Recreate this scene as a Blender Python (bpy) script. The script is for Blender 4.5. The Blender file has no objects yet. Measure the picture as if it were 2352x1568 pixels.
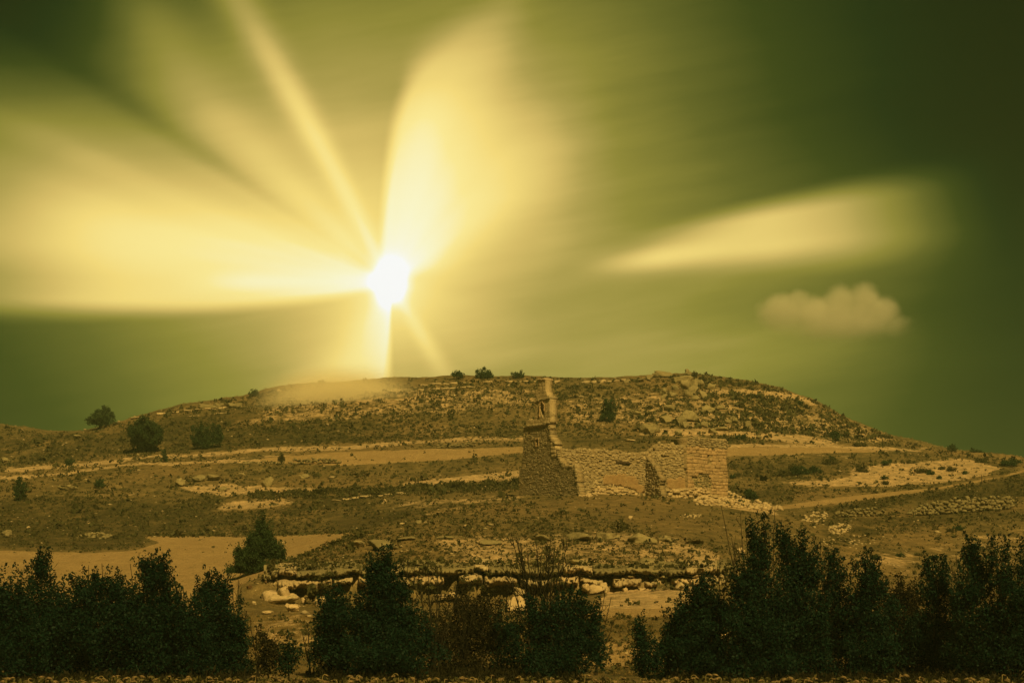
import bpy, bmesh, math, random
import numpy as np
from mathutils import Vector, Matrix, Euler

random.seed(7)
RNG = np.random.default_rng(7)
SC = bpy.context.scene
COL = SC.collection

# ---------------------------------------------------------------- camera
# (the photograph is measured in units of a 2352 x 1568 picture; the camera sits at the world origin, looking along +Y)
F = 4389.0
CX, CY = 1176.0, 784.0
HORIZON = 1400.0
PITCH = math.atan((HORIZON - CY) / F)
cam_data = bpy.data.cameras.new('camera')
cam_data.sensor_width = 36.0
cam_data.lens = 36.0 * F / 2352.0
cam_data.clip_start = 0.5
cam_data.clip_end = 20000.0
cam = bpy.data.objects.new('camera', cam_data)
COL.objects.link(cam)
cam.rotation_euler = (math.pi / 2 + PITCH, 0, 0)
SC.camera = cam
CP, SP = math.cos(PITCH), math.sin(PITCH)


def at(x, y, d):
    """World point seen at (x, y) whose world Y is d."""
    cx = (np.asarray(x, float) - CX) / F
    cy = (CY - np.asarray(y, float)) / F
    dy = CP - cy * SP
    dz = SP + cy * CP
    k = np.asarray(d, float) / dy
    return np.stack(np.broadcast_arrays(cx * k, dy * k, dz * k), -1)


def ray(x, y):
    v = at(x, y, 1.0)
    return v / np.linalg.norm(v)


# ---------------------------------------------------------------- exposure
SC.view_settings.view_transform = 'Standard'
SC.view_settings.look = 'None'
SC.view_settings.exposure = 0.0
SC.view_settings.gamma = 1.0
SC.view_settings.use_curve_mapping = False
SC.cycles.use_denoising = True
SC.cycles.max_bounces = 5
SC.cycles.diffuse_bounces = 2
SC.cycles.transparent_max_bounces = 8
SC.cycles.volume_bounces = 2
SC.cycles.volume_max_steps = 128

# ---------------------------------------------------------------- sun
SUN = Vector((0.36, -0.94, 0.93)).normalized()
SUN_EL = math.asin(SUN.z)
SUN_AZ = math.atan2(SUN.x, SUN.y)
sl = bpy.data.lights.new('sun', 'SUN')
sl.energy = 4.9
sl.angle = math.radians(0.6)
sl.color = (1.0, 0.67, 0.21)
so = bpy.data.objects.new('sun', sl)
COL.objects.link(so)
so.rotation_euler = SUN.to_track_quat('Z', 'Y').to_euler()
so.location = SUN * 100


# ---------------------------------------------------------------- shader expressions
class E:
    """A scalar node socket with arithmetic."""
    def __init__(s, nt, v):
        s.nt, s.v = nt, v

    def _m(s, op, *a):
        n = s.nt.nodes.new('ShaderNodeMath')
        n.operation = op
        for i, q in enumerate((s,) + a):
            q = q.v if isinstance(q, E) else q
            if isinstance(q, (int, float)):
                n.inputs[i].default_value = q
            else:
                s.nt.links.new(q, n.inputs[i])
        return E(s.nt, n.outputs[0])

    def __add__(s, o): return s._m('ADD', o)
    __radd__ = __add__
    def __sub__(s, o): return s._m('SUBTRACT', o)
    def __rsub__(s, o): return E(s.nt, float(o))._m('SUBTRACT', s)
    def __mul__(s, o): return s._m('MULTIPLY', o)
    __rmul__ = __mul__
    def __truediv__(s, o): return s._m('DIVIDE', o)
    def __neg__(s): return s * -1.0
    def atan2(s, o): return s._m('ARCTAN2', o)
    def pow(s, o): return s._m('POWER', o)
    def exp(s): return s._m('EXPONENT')
    def sqrt(s): return s._m('SQRT')
    def sin(s): return s._m('SINE')
    def abs(s): return s._m('ABSOLUTE')
    def max(s, o): return s._m('MAXIMUM', o)
    def min(s, o): return s._m('MINIMUM', o)
    def gauss(s, w): return (-(s / w) * (s / w)).exp()
    def sm(s, a, b):
        """smoothstep from a to b (numbers or expressions)."""
        t = ((s - a) / (b - a if not isinstance(a, E) else (b - a))).max(0.0).min(1.0)
        return t * t * (3.0 - 2.0 * t)


def noise(nt, x, y, z, scale=1.0, detail=2.0, rough=0.5):
    c = nt.nodes.new('ShaderNodeCombineXYZ')
    for i, q in enumerate((x, y, z)):
        q = q.v if isinstance(q, E) else q
        if isinstance(q, (int, float)):
            c.inputs[i].default_value = q
        else:
            nt.links.new(q, c.inputs[i])
    n = nt.nodes.new('ShaderNodeTexNoise')
    n.inputs['Scale'].default_value = scale
    n.inputs['Detail'].default_value = detail
    n.inputs['Roughness'].default_value = rough
    nt.links.new(c.outputs[0], n.inputs['Vector'])
    return E(nt, n.outputs['Fac'])


def lin(c):
    return tuple(((q / 255) / 12.92 if q / 255 <= 0.04045 else ((q / 255 + 0.055) / 1.055) ** 2.4) for q in c) + (1.0,)


def ramp(nt, fac, stops, lin_rgb=False):
    r = nt.nodes.new('ShaderNodeValToRGB')
    el = r.color_ramp.elements
    while len(el) < len(stops):
        el.new(0.5)
    for e, (p, c) in zip(el, stops):
        e.position = p
        e.color = c if lin_rgb else lin(c)
    nt.links.new(fac.v if isinstance(fac, E) else fac, r.inputs[0])
    return r.outputs[0]


# ---------------------------------------------------------------- sky: long-exposure cloud streaks that fan out of the bright gap
def build_world():
    w = bpy.data.worlds.new('World')
    SC.world = w
    w.use_nodes = True
    nt = w.node_tree
    nt.nodes.clear()
    tc = nt.nodes.new('ShaderNodeTexCoord')
    G = Vector(ray(900, 650))                       # direction of the bright gap in the cloud
    R = G.cross(Vector((0, 0, 1))).normalized()
    U = R.cross(G).normalized()

    def dot(v):
        n = nt.nodes.new('ShaderNodeVectorMath')
        n.operation = 'DOT_PRODUCT'
        nt.links.new(tc.outputs['Generated'], n.inputs[0])
        n.inputs[1].default_value = v
        return E(nt, n.outputs['Value'])
    a, b, c = dot(R), dot(U), dot(G)
    k = 2 * F
    den = (c + 1.0).max(0.02)
    X0 = a / den * k
    Y0 = b / den * k
    # gentle warp so no streak is ruler-straight
    wv = noise(nt, X0 * 0.0016, Y0 * 0.0016, 3.3, 1.0, 1.0)
    X = X0 + (wv - 0.5) * 26.0
    Y = Y0 + (noise(nt, X0 * 0.0016, Y0 * 0.0016, 9.1, 1.0, 1.0) - 0.5) * 26.0
    Rr = (X0 * X0 + Y0 * Y0).sqrt().max(1.0)
    deg = 57.29578
    phiL = Y.atan2(-X) * deg                        # angle measured upwards from "left"
    phiR = Y.atan2(X) * deg                         # angle measured upwards from "right"
    phiD = X.atan2(-Y) * deg                        # angle measured rightwards from "down"

    # base cloud deck, brighter near the gap
    base = 0.52 * ((X - 230.0).gauss(1180.0)) * ((Y - 60.0).gauss(1150.0))
    base = base * (1.0 - 0.30 * (Y + 330.0).gauss(200.0) * X.sm(-350.0, -1000.0))
    base = base * (1.0 - 0.66 * X.sm(300.0, 1300.0) * Y.sm(-80.0, 420.0))
    base = base * (1.0 - 0.40 * X.sm(1000.0, 1450.0))
    base = base * (1.0 - 0.78 * (X - Y * 0.35).sm(-480.0, -1180.0) * Y.sm(220.0, 640.0))
    base = base * (1.0 - 0.12 * (X - 360.0).gauss(170.0) * (Y + 70.0).gauss(90.0))
    base = base * (1.0 + 0.16 * (X - 720.0).gauss(330.0) * (Y + 160.0).gauss(110.0))
    # soft bands of the blurred deck
    ban = noise(nt, X0 * 0.0010, Y0 * 0.0042, 1.7, 1.0, 2.0, 0.5)
    rad = noise(nt, phiR * 0.030, Rr * 0.0006, 5.0, 1.0, 1.0, 0.5)
    fine = noise(nt, X0 * 0.0022 + Y0 * 0.0009, Y0 * 0.016 - X0 * 0.003, 8.8, 1.0, 3.0, 0.6)
    base = base * (1.0 + (ban - 0.5) * 0.34 + (rad - 0.5) * 0.26 + (fine - 0.5) * 0.26)
    lo = (X - 800.0).gauss(330.0) * (Y + 185.0).gauss(85.0) * 0.05
    base = base + lo + (X - 1010.0).gauss(230.0) * (Y + 125.0).gauss(60.0) * 0.05
    base = base.max(0.012)

    out = 1.0 - base

    def screen(e):
        nonlocal out
        out = out * (1.0 - e.min(1.0))

    st = noise(nt, phiL * 0.085, Rr * 0.0007, 2.0, 1.0, 2.0, 0.5)
    st2 = noise(nt, phiL * 0.12, Rr * 0.0006, 7.0, 1.0, 1.0, 0.5)
    # broad bloom over the upper left half
    screen((X + 210.0).gauss(430.0) * (Y - 170.0).gauss(330.0) * 0.44)
    screen((X - 250.0).gauss(330.0) * (Y - 40.0).gauss(210.0) * 0.14)
    # left fan
    Ye = -74.0 * (1.0 - (X.min(0.0) / 230.0).exp())
    soft = 14.0 - X.min(0.0) * 0.028
    lower = (Y - Ye + soft).__truediv__(soft * 2.0).max(0.0).min(1.0)
    lower = lower * lower * (3.0 - 2.0 * lower)
    fan = lower * X.sm(6.0, -30.0)
    body = fan * (1.0 - (phiL - (st2 - 0.5) * 12.0).sm(13.0, 36.0)) * (1.0 - 0.38 * X.sm(-600.0, -960.0))
    screen(body * (0.66 + (st - 0.5) * 0.42))
    core = fan * (Y - 40.0 + X * 0.06).gauss(95.0) * (1.0 - 0.6 * X.sm(-480.0, -950.0)) * X.sm(-20.0, -120.0)
    screen(core * 0.50)
    core2 = fan * (Y + 2.0).gauss(26.0) * (1.0 - X.sm(-300.0, -520.0))
    screen(core2 * 0.75)
    up2 = X.sm(0.0, -120.0) * (phiL - 43.0).gauss(7.0) * (1.0 - Rr.sm(520.0, 950.0))
    screen(up2 * 0.26)
    screen(X.sm(0.0, -120.0) * (phiL - 47.0).gauss(5.0) * (Rr - 800.0).gauss(120.0) * 0.16)
    out = out * (1.0 + 0.15 * X.sm(0.0, -120.0) * (phiL - 34.0).gauss(2.6) * (Rr - 520.0).gauss(260.0))
    # thin ray up-left
    ph = math.radians(118.2)
    dpa = X * math.sin(ph) - Y * math.cos(ph)
    along = X * math.cos(ph) + Y * math.sin(ph)
    bend = dpa + (along - 300.0) * (along - 300.0) * 0.00006 - 4.0
    wa = 15.0 + along.max(0.0) * 0.042
    q = bend / wa
    screen((-(q * q)).exp() * along.sm(0.0, 60.0) * (1.0 - 0.55 * along.sm(350.0, 800.0)) * 0.58)
    # broad plume going up, sharp left edge that bends right
    yq = Y.max(0.0)
    edge = -22.0 + (yq / 400.0).pow(2.0) * 34.0 + (yq / 565.0).pow(8.0) * 62.0
    se = 10.0 + yq * 0.036 + Y.sm(430.0, 620.0) * 60.0
    left = ((X - edge + se) / (se * 2.0)).max(0.0).min(1.0)
    left = left * left * (3.0 - 2.0 * left)
    ra = 30.0 + yq * 0.22
    rb = 200.0 + yq.min(200.0) * 1.25 - (yq - 250.0).max(0.0) * 0.32
    q = ((X - ra) / (rb - ra)).max(0.0).min(1.0)
    rightc = 1.0 - q * q * (3.0 - 2.0 * q)
    amp = 0.93 - 0.44 * Y.sm(120.0, 500.0) - 0.22 * Y.sm(480.0, 680.0)
    streak = noise(nt, phiR * 0.07, Rr * 0.0008, 4.0, 1.0, 1.0)
    screen(left * rightc * phiR.sm(6.0, 40.0) * Y.sm(-20.0, 40.0) * amp * (0.86 + (streak - 0.5) * 0.40))
    screen(left * (X - edge - 56.0).gauss(75.0) * Y.sm(0.0, 60.0) * (1.0 - Y.sm(300.0, 560.0)) * 0.62)
    screen((phiR - 67.5).gauss(4.5) * Y.sm(300.0, 560.0) * (1.0 - Rr.sm(700.0, 1000.0)) * 0.10)
    screen(phiR.sm(2.0, 40.0) * X.sm(10.0, 90.0) * (1.0 - X.sm(330.0, 540.0)) * (1.0 - Y.sm(300.0, 600.0)) * 0.30)
    # plume going down
    dn = (1.0 - (phiD + (-Y) * 0.006).sm(-3.5, 5.0)) * (-Y).sm(-10.0, 40.0)
    screen(dn * (phiD - 1.0).gauss(23.0) * (0.95 - 0.22 * (-Y).sm(80.0, 260.0)) * (1.0 - 0.75 * (-Y).sm(240.0, 480.0)))
    screen(dn * (phiD + 24.0).gauss(24.0) * 0.58 * (1.0 - Rr.sm(210.0, 460.0)))
    # small ray down-right
    pd = math.radians(-58.5)
    dpb = X * math.sin(pd) - Y * math.cos(pd)
    alb = X * math.cos(pd) + Y * math.sin(pd)
    q = dpb / (12.0 + alb.max(0.0) * 0.05)
    screen((-(q * q)).exp() * alb.sm(10.0, 70.0) * (1.0 - 0.8 * alb.sm(120.0, 300.0)) * 0.46)
    # detached streak on the right
    lowe = phiR.sm(0.8, 6.4)
    upe = 1.0 - phiR.sm(10.0, 14.2)
    rr = Rr.sm(385.0, 640.0) * (1.0 - 0.30 * Rr.sm(850.0, 1150.0)) * (1.0 - Rr.sm(1020.0, 1430.0))
    tip = (phiR - 5.5 - (Rr - 480.0) * 0.0045).gauss(3.0)
    mix = Rr.sm(480.0, 900.0)
    screen((lowe * upe * mix + tip * (1.0 - mix)) * rr * 0.66 * (X.sm(0.0, 100.0)))
    screen((phiR - 2.0).gauss(4.0) * Rr.sm(450.0, 800.0) * (1.0 - Rr.sm(850.0, 1500.0)) * 0.14 * X.sm(0.0, 100.0))
    # the gap itself and its glow
    rs = ((X0 + 4.0) * (X0 + 4.0) * 1.25 + Y0 * Y0 * 0.85).sqrt()
    screen((-(rs / 95.0)).exp() * 0.95)
    screen((-(Rr / 200.0)).exp() * 0.50)
    t = 1.0 - out
    t = t * 0.95 + rs.gauss(36.0) * 0.34 + 0.05 * (-(rs / 120.0)).exp()
    t = t.min(1.0)
    colr = ramp(nt, t, [(0.0, (3, 8, 3)), (0.10, (20, 37, 12)), (0.20, (52, 62, 19)), (0.32, (97, 97, 37)),
                        (0.45, (142, 133, 55)), (0.56, (176, 157, 80)), (0.67, (216, 188, 104)),
                        (0.79, (248, 220, 126)), (0.88, (255, 236, 152)), (0.95, (255, 250, 206)), (1.0, (255, 255, 255))])
    bg = nt.nodes.new('ShaderNodeBackground')
    nt.links.new(colr, bg.inputs['Color'])
    bg.inputs['Strength'].default_value = 1.0
    # the daylight above the cloud deck, as much of it as the deck lets through
    sky = nt.nodes.new('ShaderNodeTexSky')
    sky.sky_type = 'NISHITA'
    sky.sun_disc = False
    sky.sun_elevation = SUN_EL
    sky.sun_rotation = SUN_AZ
    tint = nt.nodes.new('ShaderNodeMix')
    tint.data_type = 'RGBA'
    tint.blend_type = 'MULTIPLY'
    tint.inputs[0].default_value = 1.0
    nt.links.new(sky.outputs[0], tint.inputs[6])
    tint.inputs[7].default_value = (0.030, 0.036, 0.004, 1)
    bg2 = nt.nodes.new('ShaderNodeBackground')
    nt.links.new(tint.outputs[2], bg2.inputs['Color'])
    bg2.inputs['Strength'].default_value = 0.08
    add = nt.nodes.new('ShaderNodeAddShader')
    nt.links.new(bg.outputs[0], add.inputs[0])
    nt.links.new(bg2.outputs[0], add.inputs[1])
    o = nt.nodes.new('ShaderNodeOutputWorld')
    nt.links.new(add.outputs[0], o.inputs['Surface'])
    w.cycles.sampling_method = 'MANUAL'
    w.cycles.sample_map_resolution = 512


build_world()

# ---------------------------------------------------------------- helpers
def tag(o, label=None, cat=None, group=None, kind=None):
    if label: o['label'] = label
    if cat: o['category'] = cat
    if group: o['group'] = group
    if kind: o['kind'] = kind
    return o


def mesh_np(name, verts, faces, mat=None, smooth=False):
    """verts (n,3); faces (m,k) of one size k, or a list of such arrays."""
    me = bpy.data.meshes.new(name)
    verts = np.asarray(verts, np.float32)
    fl = faces if isinstance(faces, list) else [faces]
    fl = [np.asarray(f, np.int32) for f in fl if len(f)]
    loops = np.concatenate([f.ravel() for f in fl])
    sizes = np.concatenate([np.full(len(f), f.shape[1], np.int32) for f in fl])
    starts = np.concatenate([[0], np.cumsum(sizes)[:-1]]).astype(np.int32)
    me.vertices.add(len(verts))
    me.vertices.foreach_set('co', verts.ravel())
    me.loops.add(len(loops))
    me.loops.foreach_set('vertex_index', loops)
    me.polygons.add(len(sizes))
    me.polygons.foreach_set('loop_start', starts)
    me.polygons.foreach_set('loop_total', sizes)
    me.update(calc_edges=True)
    if smooth:
        me.polygons.foreach_set('use_smooth', np.ones(len(sizes), bool))
    if mat:
        me.materials.append(mat)
    return me


def link(name, me, parent=None, loc=None):
    o = bpy.data.objects.new(name, me)
    COL.objects.link(o)
    if loc is not None:
        o.location = loc
    if parent is not None:
        o.parent = parent
    return o


def empty(name, loc):
    o = bpy.data.objects.new(name, None)
    COL.objects.link(o)
    o.location = loc
    o.empty_display_size = 0.3
    return o


_perm = RNG.random((64, 64, 64)).astype(np.float32)


def vnoise(p):
    p = np.asarray(p, float)
    i = np.floor(p).astype(int)
    f = p - i
    f = f * f * (3 - 2 * f)
    r = 0
    for dx in (0, 1):
        for dy in (0, 1):
            for dz in (0, 1):
                w = (f[..., 0] if dx else 1 - f[..., 0]) * (f[..., 1] if dy else 1 - f[..., 1]) * (f[..., 2] if dz else 1 - f[..., 2])
                r = r + w * _perm[(i[..., 0] + dx) % 64, (i[..., 1] + dy) % 64, (i[..., 2] + dz) % 64]
    return r


def fbm(p, oct=4, rough=0.5):
    p = np.asarray(p, float)
    a, s, t = 1.0, 0.0, 0.0
    for k in range(oct):
        s = s + a * (vnoise(p * 2 ** k + 13.7 * k) - 0.5)
        t += a
        a *= rough
    return s / t * 2


def in_poly(x, y, poly):
    x, y = np.asarray(x, float), np.asarray(y, float)
    r = np.zeros(np.broadcast(x, y).shape, bool)
    n = len(poly)
    for i in range(n):
        x1, y1 = poly[i]
        x2, y2 = poly[(i + 1) % n]
        if y1 == y2:
            continue
        c = ((y1 > y) != (y2 > y)) & (x < (x2 - x1) * (y - y1) / (y2 - y1) + x1)
        r ^= c
    return r


def sstep(x, a, b):
    t = np.clip((x - a) / (b - a), 0, 1)
    return t * t * (3 - 2 * t)


# ---------------------------------------------------------------- materials
def new_mat(name, rough=0.9):
    m = bpy.data.materials.new(name)
    m.use_nodes = True
    nt = m.node_tree
    b = nt.nodes['Principled BSDF']
    b.inputs['Roughness'].default_value = rough
    b.inputs['Specular IOR Level'].default_value = 0.15
    return m, nt, b


def mixc(nt, fac, a, b, blend='MIX'):
    n = nt.nodes.new('ShaderNodeMix')
    n.data_type = 'RGBA'
    n.blend_type = blend
    for sock, v in ((n.inputs[0], fac), (n.inputs[6], a), (n.inputs[7], b)):
        v = v.v if isinstance(v, E) else v
        if isinstance(v, (tuple, list)):
            sock.default_value = tuple(v) + ((1.0,) if len(v) == 3 else ())
        elif isinstance(v, (int, float)):
            sock.default_value = v
        else:
            nt.links.new(v, sock)
    return n.outputs[2]


def tex(nt, vec, scale, detail=4.0, rough=0.6, typ='NOISE'):
    n = nt.nodes.new('ShaderNodeTexNoise' if typ == 'NOISE' else 'ShaderNodeTexVoronoi')
    n.inputs['Scale'].default_value = scale
    if typ == 'NOISE':
        n.inputs['Detail'].default_value = detail
        n.inputs['Roughness'].default_value = rough
    nt.links.new(vec, n.inputs['Vector'])
    return E(nt, n.outputs['Fac' if typ == 'NOISE' else 'Distance'])


def bump(nt, b, h, strength, dist):
    n = nt.nodes.new('ShaderNodeBump')
    n.inputs['Strength'].default_value = strength
    n.inputs['Distance'].default_value = dist
    nt.links.new(h.v, n.inputs['Height'])
    nt.links.new(n.outputs[0], b.inputs['Normal'])


def geo_pos(nt):
    return nt.nodes.new('ShaderNodeNewGeometry').outputs['Position']


def mapped(nt, vec, sc):
    n = nt.nodes.new('ShaderNodeVectorMath')
    n.operation = 'MULTIPLY'
    nt.links.new(vec, n.inputs[0])
    n.inputs[1].default_value = sc
    return n.outputs[0]


def build_ground_mat():
    m, nt, b = new_mat('ground', 0.95)
    pos = geo_pos(nt)
    at_ = nt.nodes.new('ShaderNodeAttribute')
    at_.attribute_name = 'cover'
    sep = nt.nodes.new('ShaderNodeSeparateColor')
    nt.links.new(at_.outputs['Color'], sep.inputs[0])
    pale, plough, dark = (E(nt, sep.outputs[i]) for i in range(3))
    flat = mapped(nt, pos, (1.0, 0.45, 1.0))
    n0 = tex(nt, flat, 0.055, 3, 0.55)
    n1 = tex(nt, flat, 0.32, 5, 0.62)
    n2 = tex(nt, flat, 1.5, 4, 0.65)
    n3 = tex(nt, pos, 6.0, 3, 0.7)
    # dry grass and thin soil
    grass = mixc(nt, (n1 - 0.5) * 2.4 + 0.5 + (n2 - 0.5) * 1.2, (0.068, 0.064, 0.024), (0.21, 0.165, 0.072))
    grass = mixc(nt, n0.sm(0.38, 0.66), grass, (0.20, 0.15, 0.066))
    soil = mixc(nt, (n2 - 0.5) * 2.6 + 0.5, (0.36, 0.265, 0.14), (0.52, 0.40, 0.23))
    # patchy margin between soil and grass
    pf = (pale + (n1 - 0.5) * 0.9 + (n2 - 0.5) * 0.5).sm(0.38, 0.62)
    c = mixc(nt, pf, grass, soil)
    fld = mixc(nt, (n2 - 0.5) * 1.6 + (n3 - 0.5) * 2.2 + 0.5, (0.28, 0.20, 0.092), (0.43, 0.32, 0.16))
    fld = mixc(nt, n1.sm(0.42, 0.70), fld, (0.31, 0.225, 0.105))
    qf = (plough + (n2 - 0.5) * 0.35).sm(0.42, 0.58)
    c = mixc(nt, qf, c, fld)
    drk = mixc(nt, (n2 - 0.5) * 2.4 + 0.5, (0.036, 0.037, 0.013), (0.098, 0.084, 0.032))
    df = (dark + (n1 - 0.5) * 0.75 + (n2 - 0.5) * 0.55).sm(0.40, 0.66)
    c = mixc(nt, df, c, drk)
    # fine mottling: tussocks, clods and chips of limestone
    c = mixc(nt, (n3 - 0.5) * 2.0 + 0.5, mixc(nt, 1.0, c, (0.72, 0.72, 0.72), 'MULTIPLY'), mixc(nt, 1.0, c, (1.22, 1.2, 1.18), 'MULTIPLY'))
    chip = tex(nt, pos, 2.3, typ='VOR')
    cf = (1.0 - chip.sm(0.06, 0.13)) * (1.0 - qf * 0.7) * (1.0 - df * 0.6)
    c = mixc(nt, cf * 0.65, c, (0.48, 0.41, 0.27))
    n4 = tex(nt, mapped(nt, pos, (1.0, 0.6, 1.6)), 0.75, 5, 0.75)
    c = mixc(nt, (n4 - 0.5) * 3.4 * (1.0 - qf * 0.75) + 0.5, mixc(nt, 1.0, c, (0.58, 0.62, 0.60), 'MULTIPLY'), mixc(nt, 1.0, c, (1.34, 1.30, 1.26), 'MULTIPLY'))
    nt.links.new(c, b.inputs['Base Color'])
    bump(nt, b, n2 * 0.5 + n3 * 0.45 + n1 * 0.6, 1.0, 0.45)
    return m


def build_rock_mat(name, c1, c2, lich, scale=1.0, per=1.0):
    m, nt, b = new_mat(name, 0.92)
    pos = geo_pos(nt)
    n1 = tex(nt, pos, 0.9 * scale, 5, 0.65)
    n2 = tex(nt, pos, 4.5 * scale, 4, 0.7)
    c = mixc(nt, (n1 - 0.5) * 2.4 + 0.5, c1, c2)
    c = mixc(nt, (n1 * 0.4 + n2 * 0.6).sm(0.50, 0.62) * 0.75, c, lich)
    gi = nt.nodes.new('ShaderNodeNewGeometry')
    oi = nt.nodes.new('ShaderNodeObjectInfo')
    rr = ((E(nt, gi.outputs['Random Per Island']) + E(nt, oi.outputs['Random'])) * 0.5 - 0.5) * 0.9 * per + 0.5
    c = mixc(nt, rr, mixc(nt, 1.0, c, (0.66, 0.68, 0.66), 'MULTIPLY'), mixc(nt, 1.0, c, (1.30, 1.26, 1.22), 'MULTIPLY'))
    crack = tex(nt, pos, 1.6 * scale, typ='VOR')
    c = mixc(nt, (n2 - 0.5) * 1.8 + 0.5, mixc(nt, 1.0, c, (0.78, 0.77, 0.75), 'MULTIPLY'), mixc(nt, 1.0, c, (1.15, 1.14, 1.12), 'MULTIPLY'))
    nt.links.new(c, b.inputs['Base Color'])
    bump(nt, b, n1 + n2 * 0.6 + crack * 0.3, 0.9, 0.18)
    return m


M = {}
M['ground'] = build_ground_mat()
M['limestone'] = build_rock_mat('limestone', (0.30, 0.25, 0.145), (0.50, 0.41, 0.25), (0.155, 0.15, 0.075), 0.8)
M['lichen_rock'] = build_rock_mat('lichen_rock', (0.16, 0.148, 0.072), (0.30, 0.26, 0.145), (0.095, 0.10, 0.044), 1.3)
M['bright_rock'] = build_rock_mat('bright_rock', (0.33, 0.265, 0.15), (0.52, 0.42, 0.26), (0.21, 0.18, 0.09), 0.8)
M['field_stone'] = build_rock_mat('field_stone', (0.13, 0.12, 0.06), (0.26, 0.23, 0.125), (0.09, 0.09, 0.04), 1.2)
M['gable_stone'] = build_rock_mat('gable_stone', (0.38, 0.31, 0.175), (0.52, 0.43, 0.26), (0.27, 0.23, 0.12), 1.4, 0.7)
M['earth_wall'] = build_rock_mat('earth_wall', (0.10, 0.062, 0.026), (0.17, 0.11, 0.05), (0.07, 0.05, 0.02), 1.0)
M['wall_stone'] = build_rock_mat('wall_stone', (0.25, 0.215, 0.125), (0.42, 0.35, 0.21), (0.17, 0.155, 0.08), 1.6)
M['ashlar'] = build_rock_mat('ashlar', (0.31, 0.225, 0.12), (0.43, 0.32, 0.18), (0.22, 0.175, 0.09), 1.8)
M['mortar'] = build_rock_mat('mortar', (0.27, 0.215, 0.115), (0.38, 0.30, 0.165), (0.19, 0.16, 0.08), 2.0)
M['plaster'] = build_rock_mat('plaster', (0.25, 0.165, 0.075), (0.38, 0.28, 0.145), (0.20, 0.15, 0.07), 1.4)


def leaf_mat(name, c1, c2, trans=0.25):
    m, nt, b = new_mat(name, 0.6)
    n = nt.nodes.new('ShaderNodeNewGeometry')
    n1 = tex(nt, n.outputs['Position'], 1.3, 3, 0.6)
    rnd = E(nt, n.outputs['Random Per Island'])
    c = mixc(nt, rnd * 0.6 + n1 * 0.8 - 0.2, c1, c2)
    nt.links.new(c, b.inputs['Base Color'])
    b.inputs['Specular IOR Level'].default_value = 0.08
    t = nt.nodes.new('ShaderNodeBsdfTranslucent')
    nt.links.new(c, t.inputs[0])
    mx = nt.nodes.new('ShaderNodeMixShader')
    mx.inputs[0].default_value = trans
    nt.links.new(b.outputs[0], mx.inputs[1])
    nt.links.new(t.outputs[0], mx.inputs[2])
    nt.links.new(mx.outputs[0], nt.nodes['Material Output'].inputs[0])
    return m


M['leaf'] = leaf_mat('leaf', (0.0025, 0.012, 0.008), (0.008, 0.030, 0.017), 0.12)
M['leaf_brown'] = leaf_mat('leaf_brown', (0.012, 0.014, 0.006), (0.030, 0.028, 0.011))
M['needle'] = leaf_mat('needle', (0.016, 0.036, 0.014), (0.040, 0.066, 0.024), 0.1)
M['scrub'] = leaf_mat('scrub', (0.032, 0.040, 0.014), (0.095, 0.088, 0.034), 0.1)
M['dry_grass'] = leaf_mat('dry_grass', (0.13, 0.10, 0.035), (0.26, 0.19, 0.07), 0.2)
M['crop_leaf'] = leaf_mat('crop_leaf', (0.020, 0.032, 0.010), (0.13, 0.115, 0.042), 0.2)
M['straw'], _nt, _b = new_mat('straw', 0.7)
_b.inputs['Base Color'].default_value = (0.22, 0.18, 0.07, 1)
M['seed'], _nt, _b = new_mat('seed', 0.9)
_b.inputs['Base Color'].default_value = (0.20, 0.13, 0.05, 1)
_n = tex(_nt, geo_pos(_nt), 18, 2, 0.5)
_nt.links.new(mixc(_nt, (_n - 0.5) * 3.0 + 0.5, (0.06, 0.045, 0.018), (0.24, 0.175, 0.08)), _b.inputs['Base Color'])
M['bark'], _nt, _b = new_mat('bark', 0.95)
_n = tex(_nt, mapped(_nt, geo_pos(_nt), (4, 4, 1)), 3, 4, 0.6)
_nt.links.new(mixc(_nt, (_n - 0.5) * 2.5 + 0.5, (0.010, 0.011, 0.006), (0.028, 0.026, 0.013)), _b.inputs['Base Color'])
M['bark_pale'], _nt, _b = new_mat('bark_pale', 0.9)
_n = tex(_nt, mapped(_nt, geo_pos(_nt), (4, 4, 1)), 3, 4, 0.6)
_nt.links.new(mixc(_nt, (_n - 0.5) * 2.5 + 0.5, (0.035, 0.03, 0.014), (0.085, 0.07, 0.034)), _b.inputs['Base Color'])
M['timber'], _nt, _b = new_mat('timber', 0.8)
_n = tex(_nt, mapped(_nt, geo_pos(_nt), (1, 1, 9)), 2, 4, 0.6)
_nt.links.new(mixc(_nt, _n, (0.035, 0.026, 0.014), (0.075, 0.055, 0.03)), _b.inputs['Base Color'])

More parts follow.
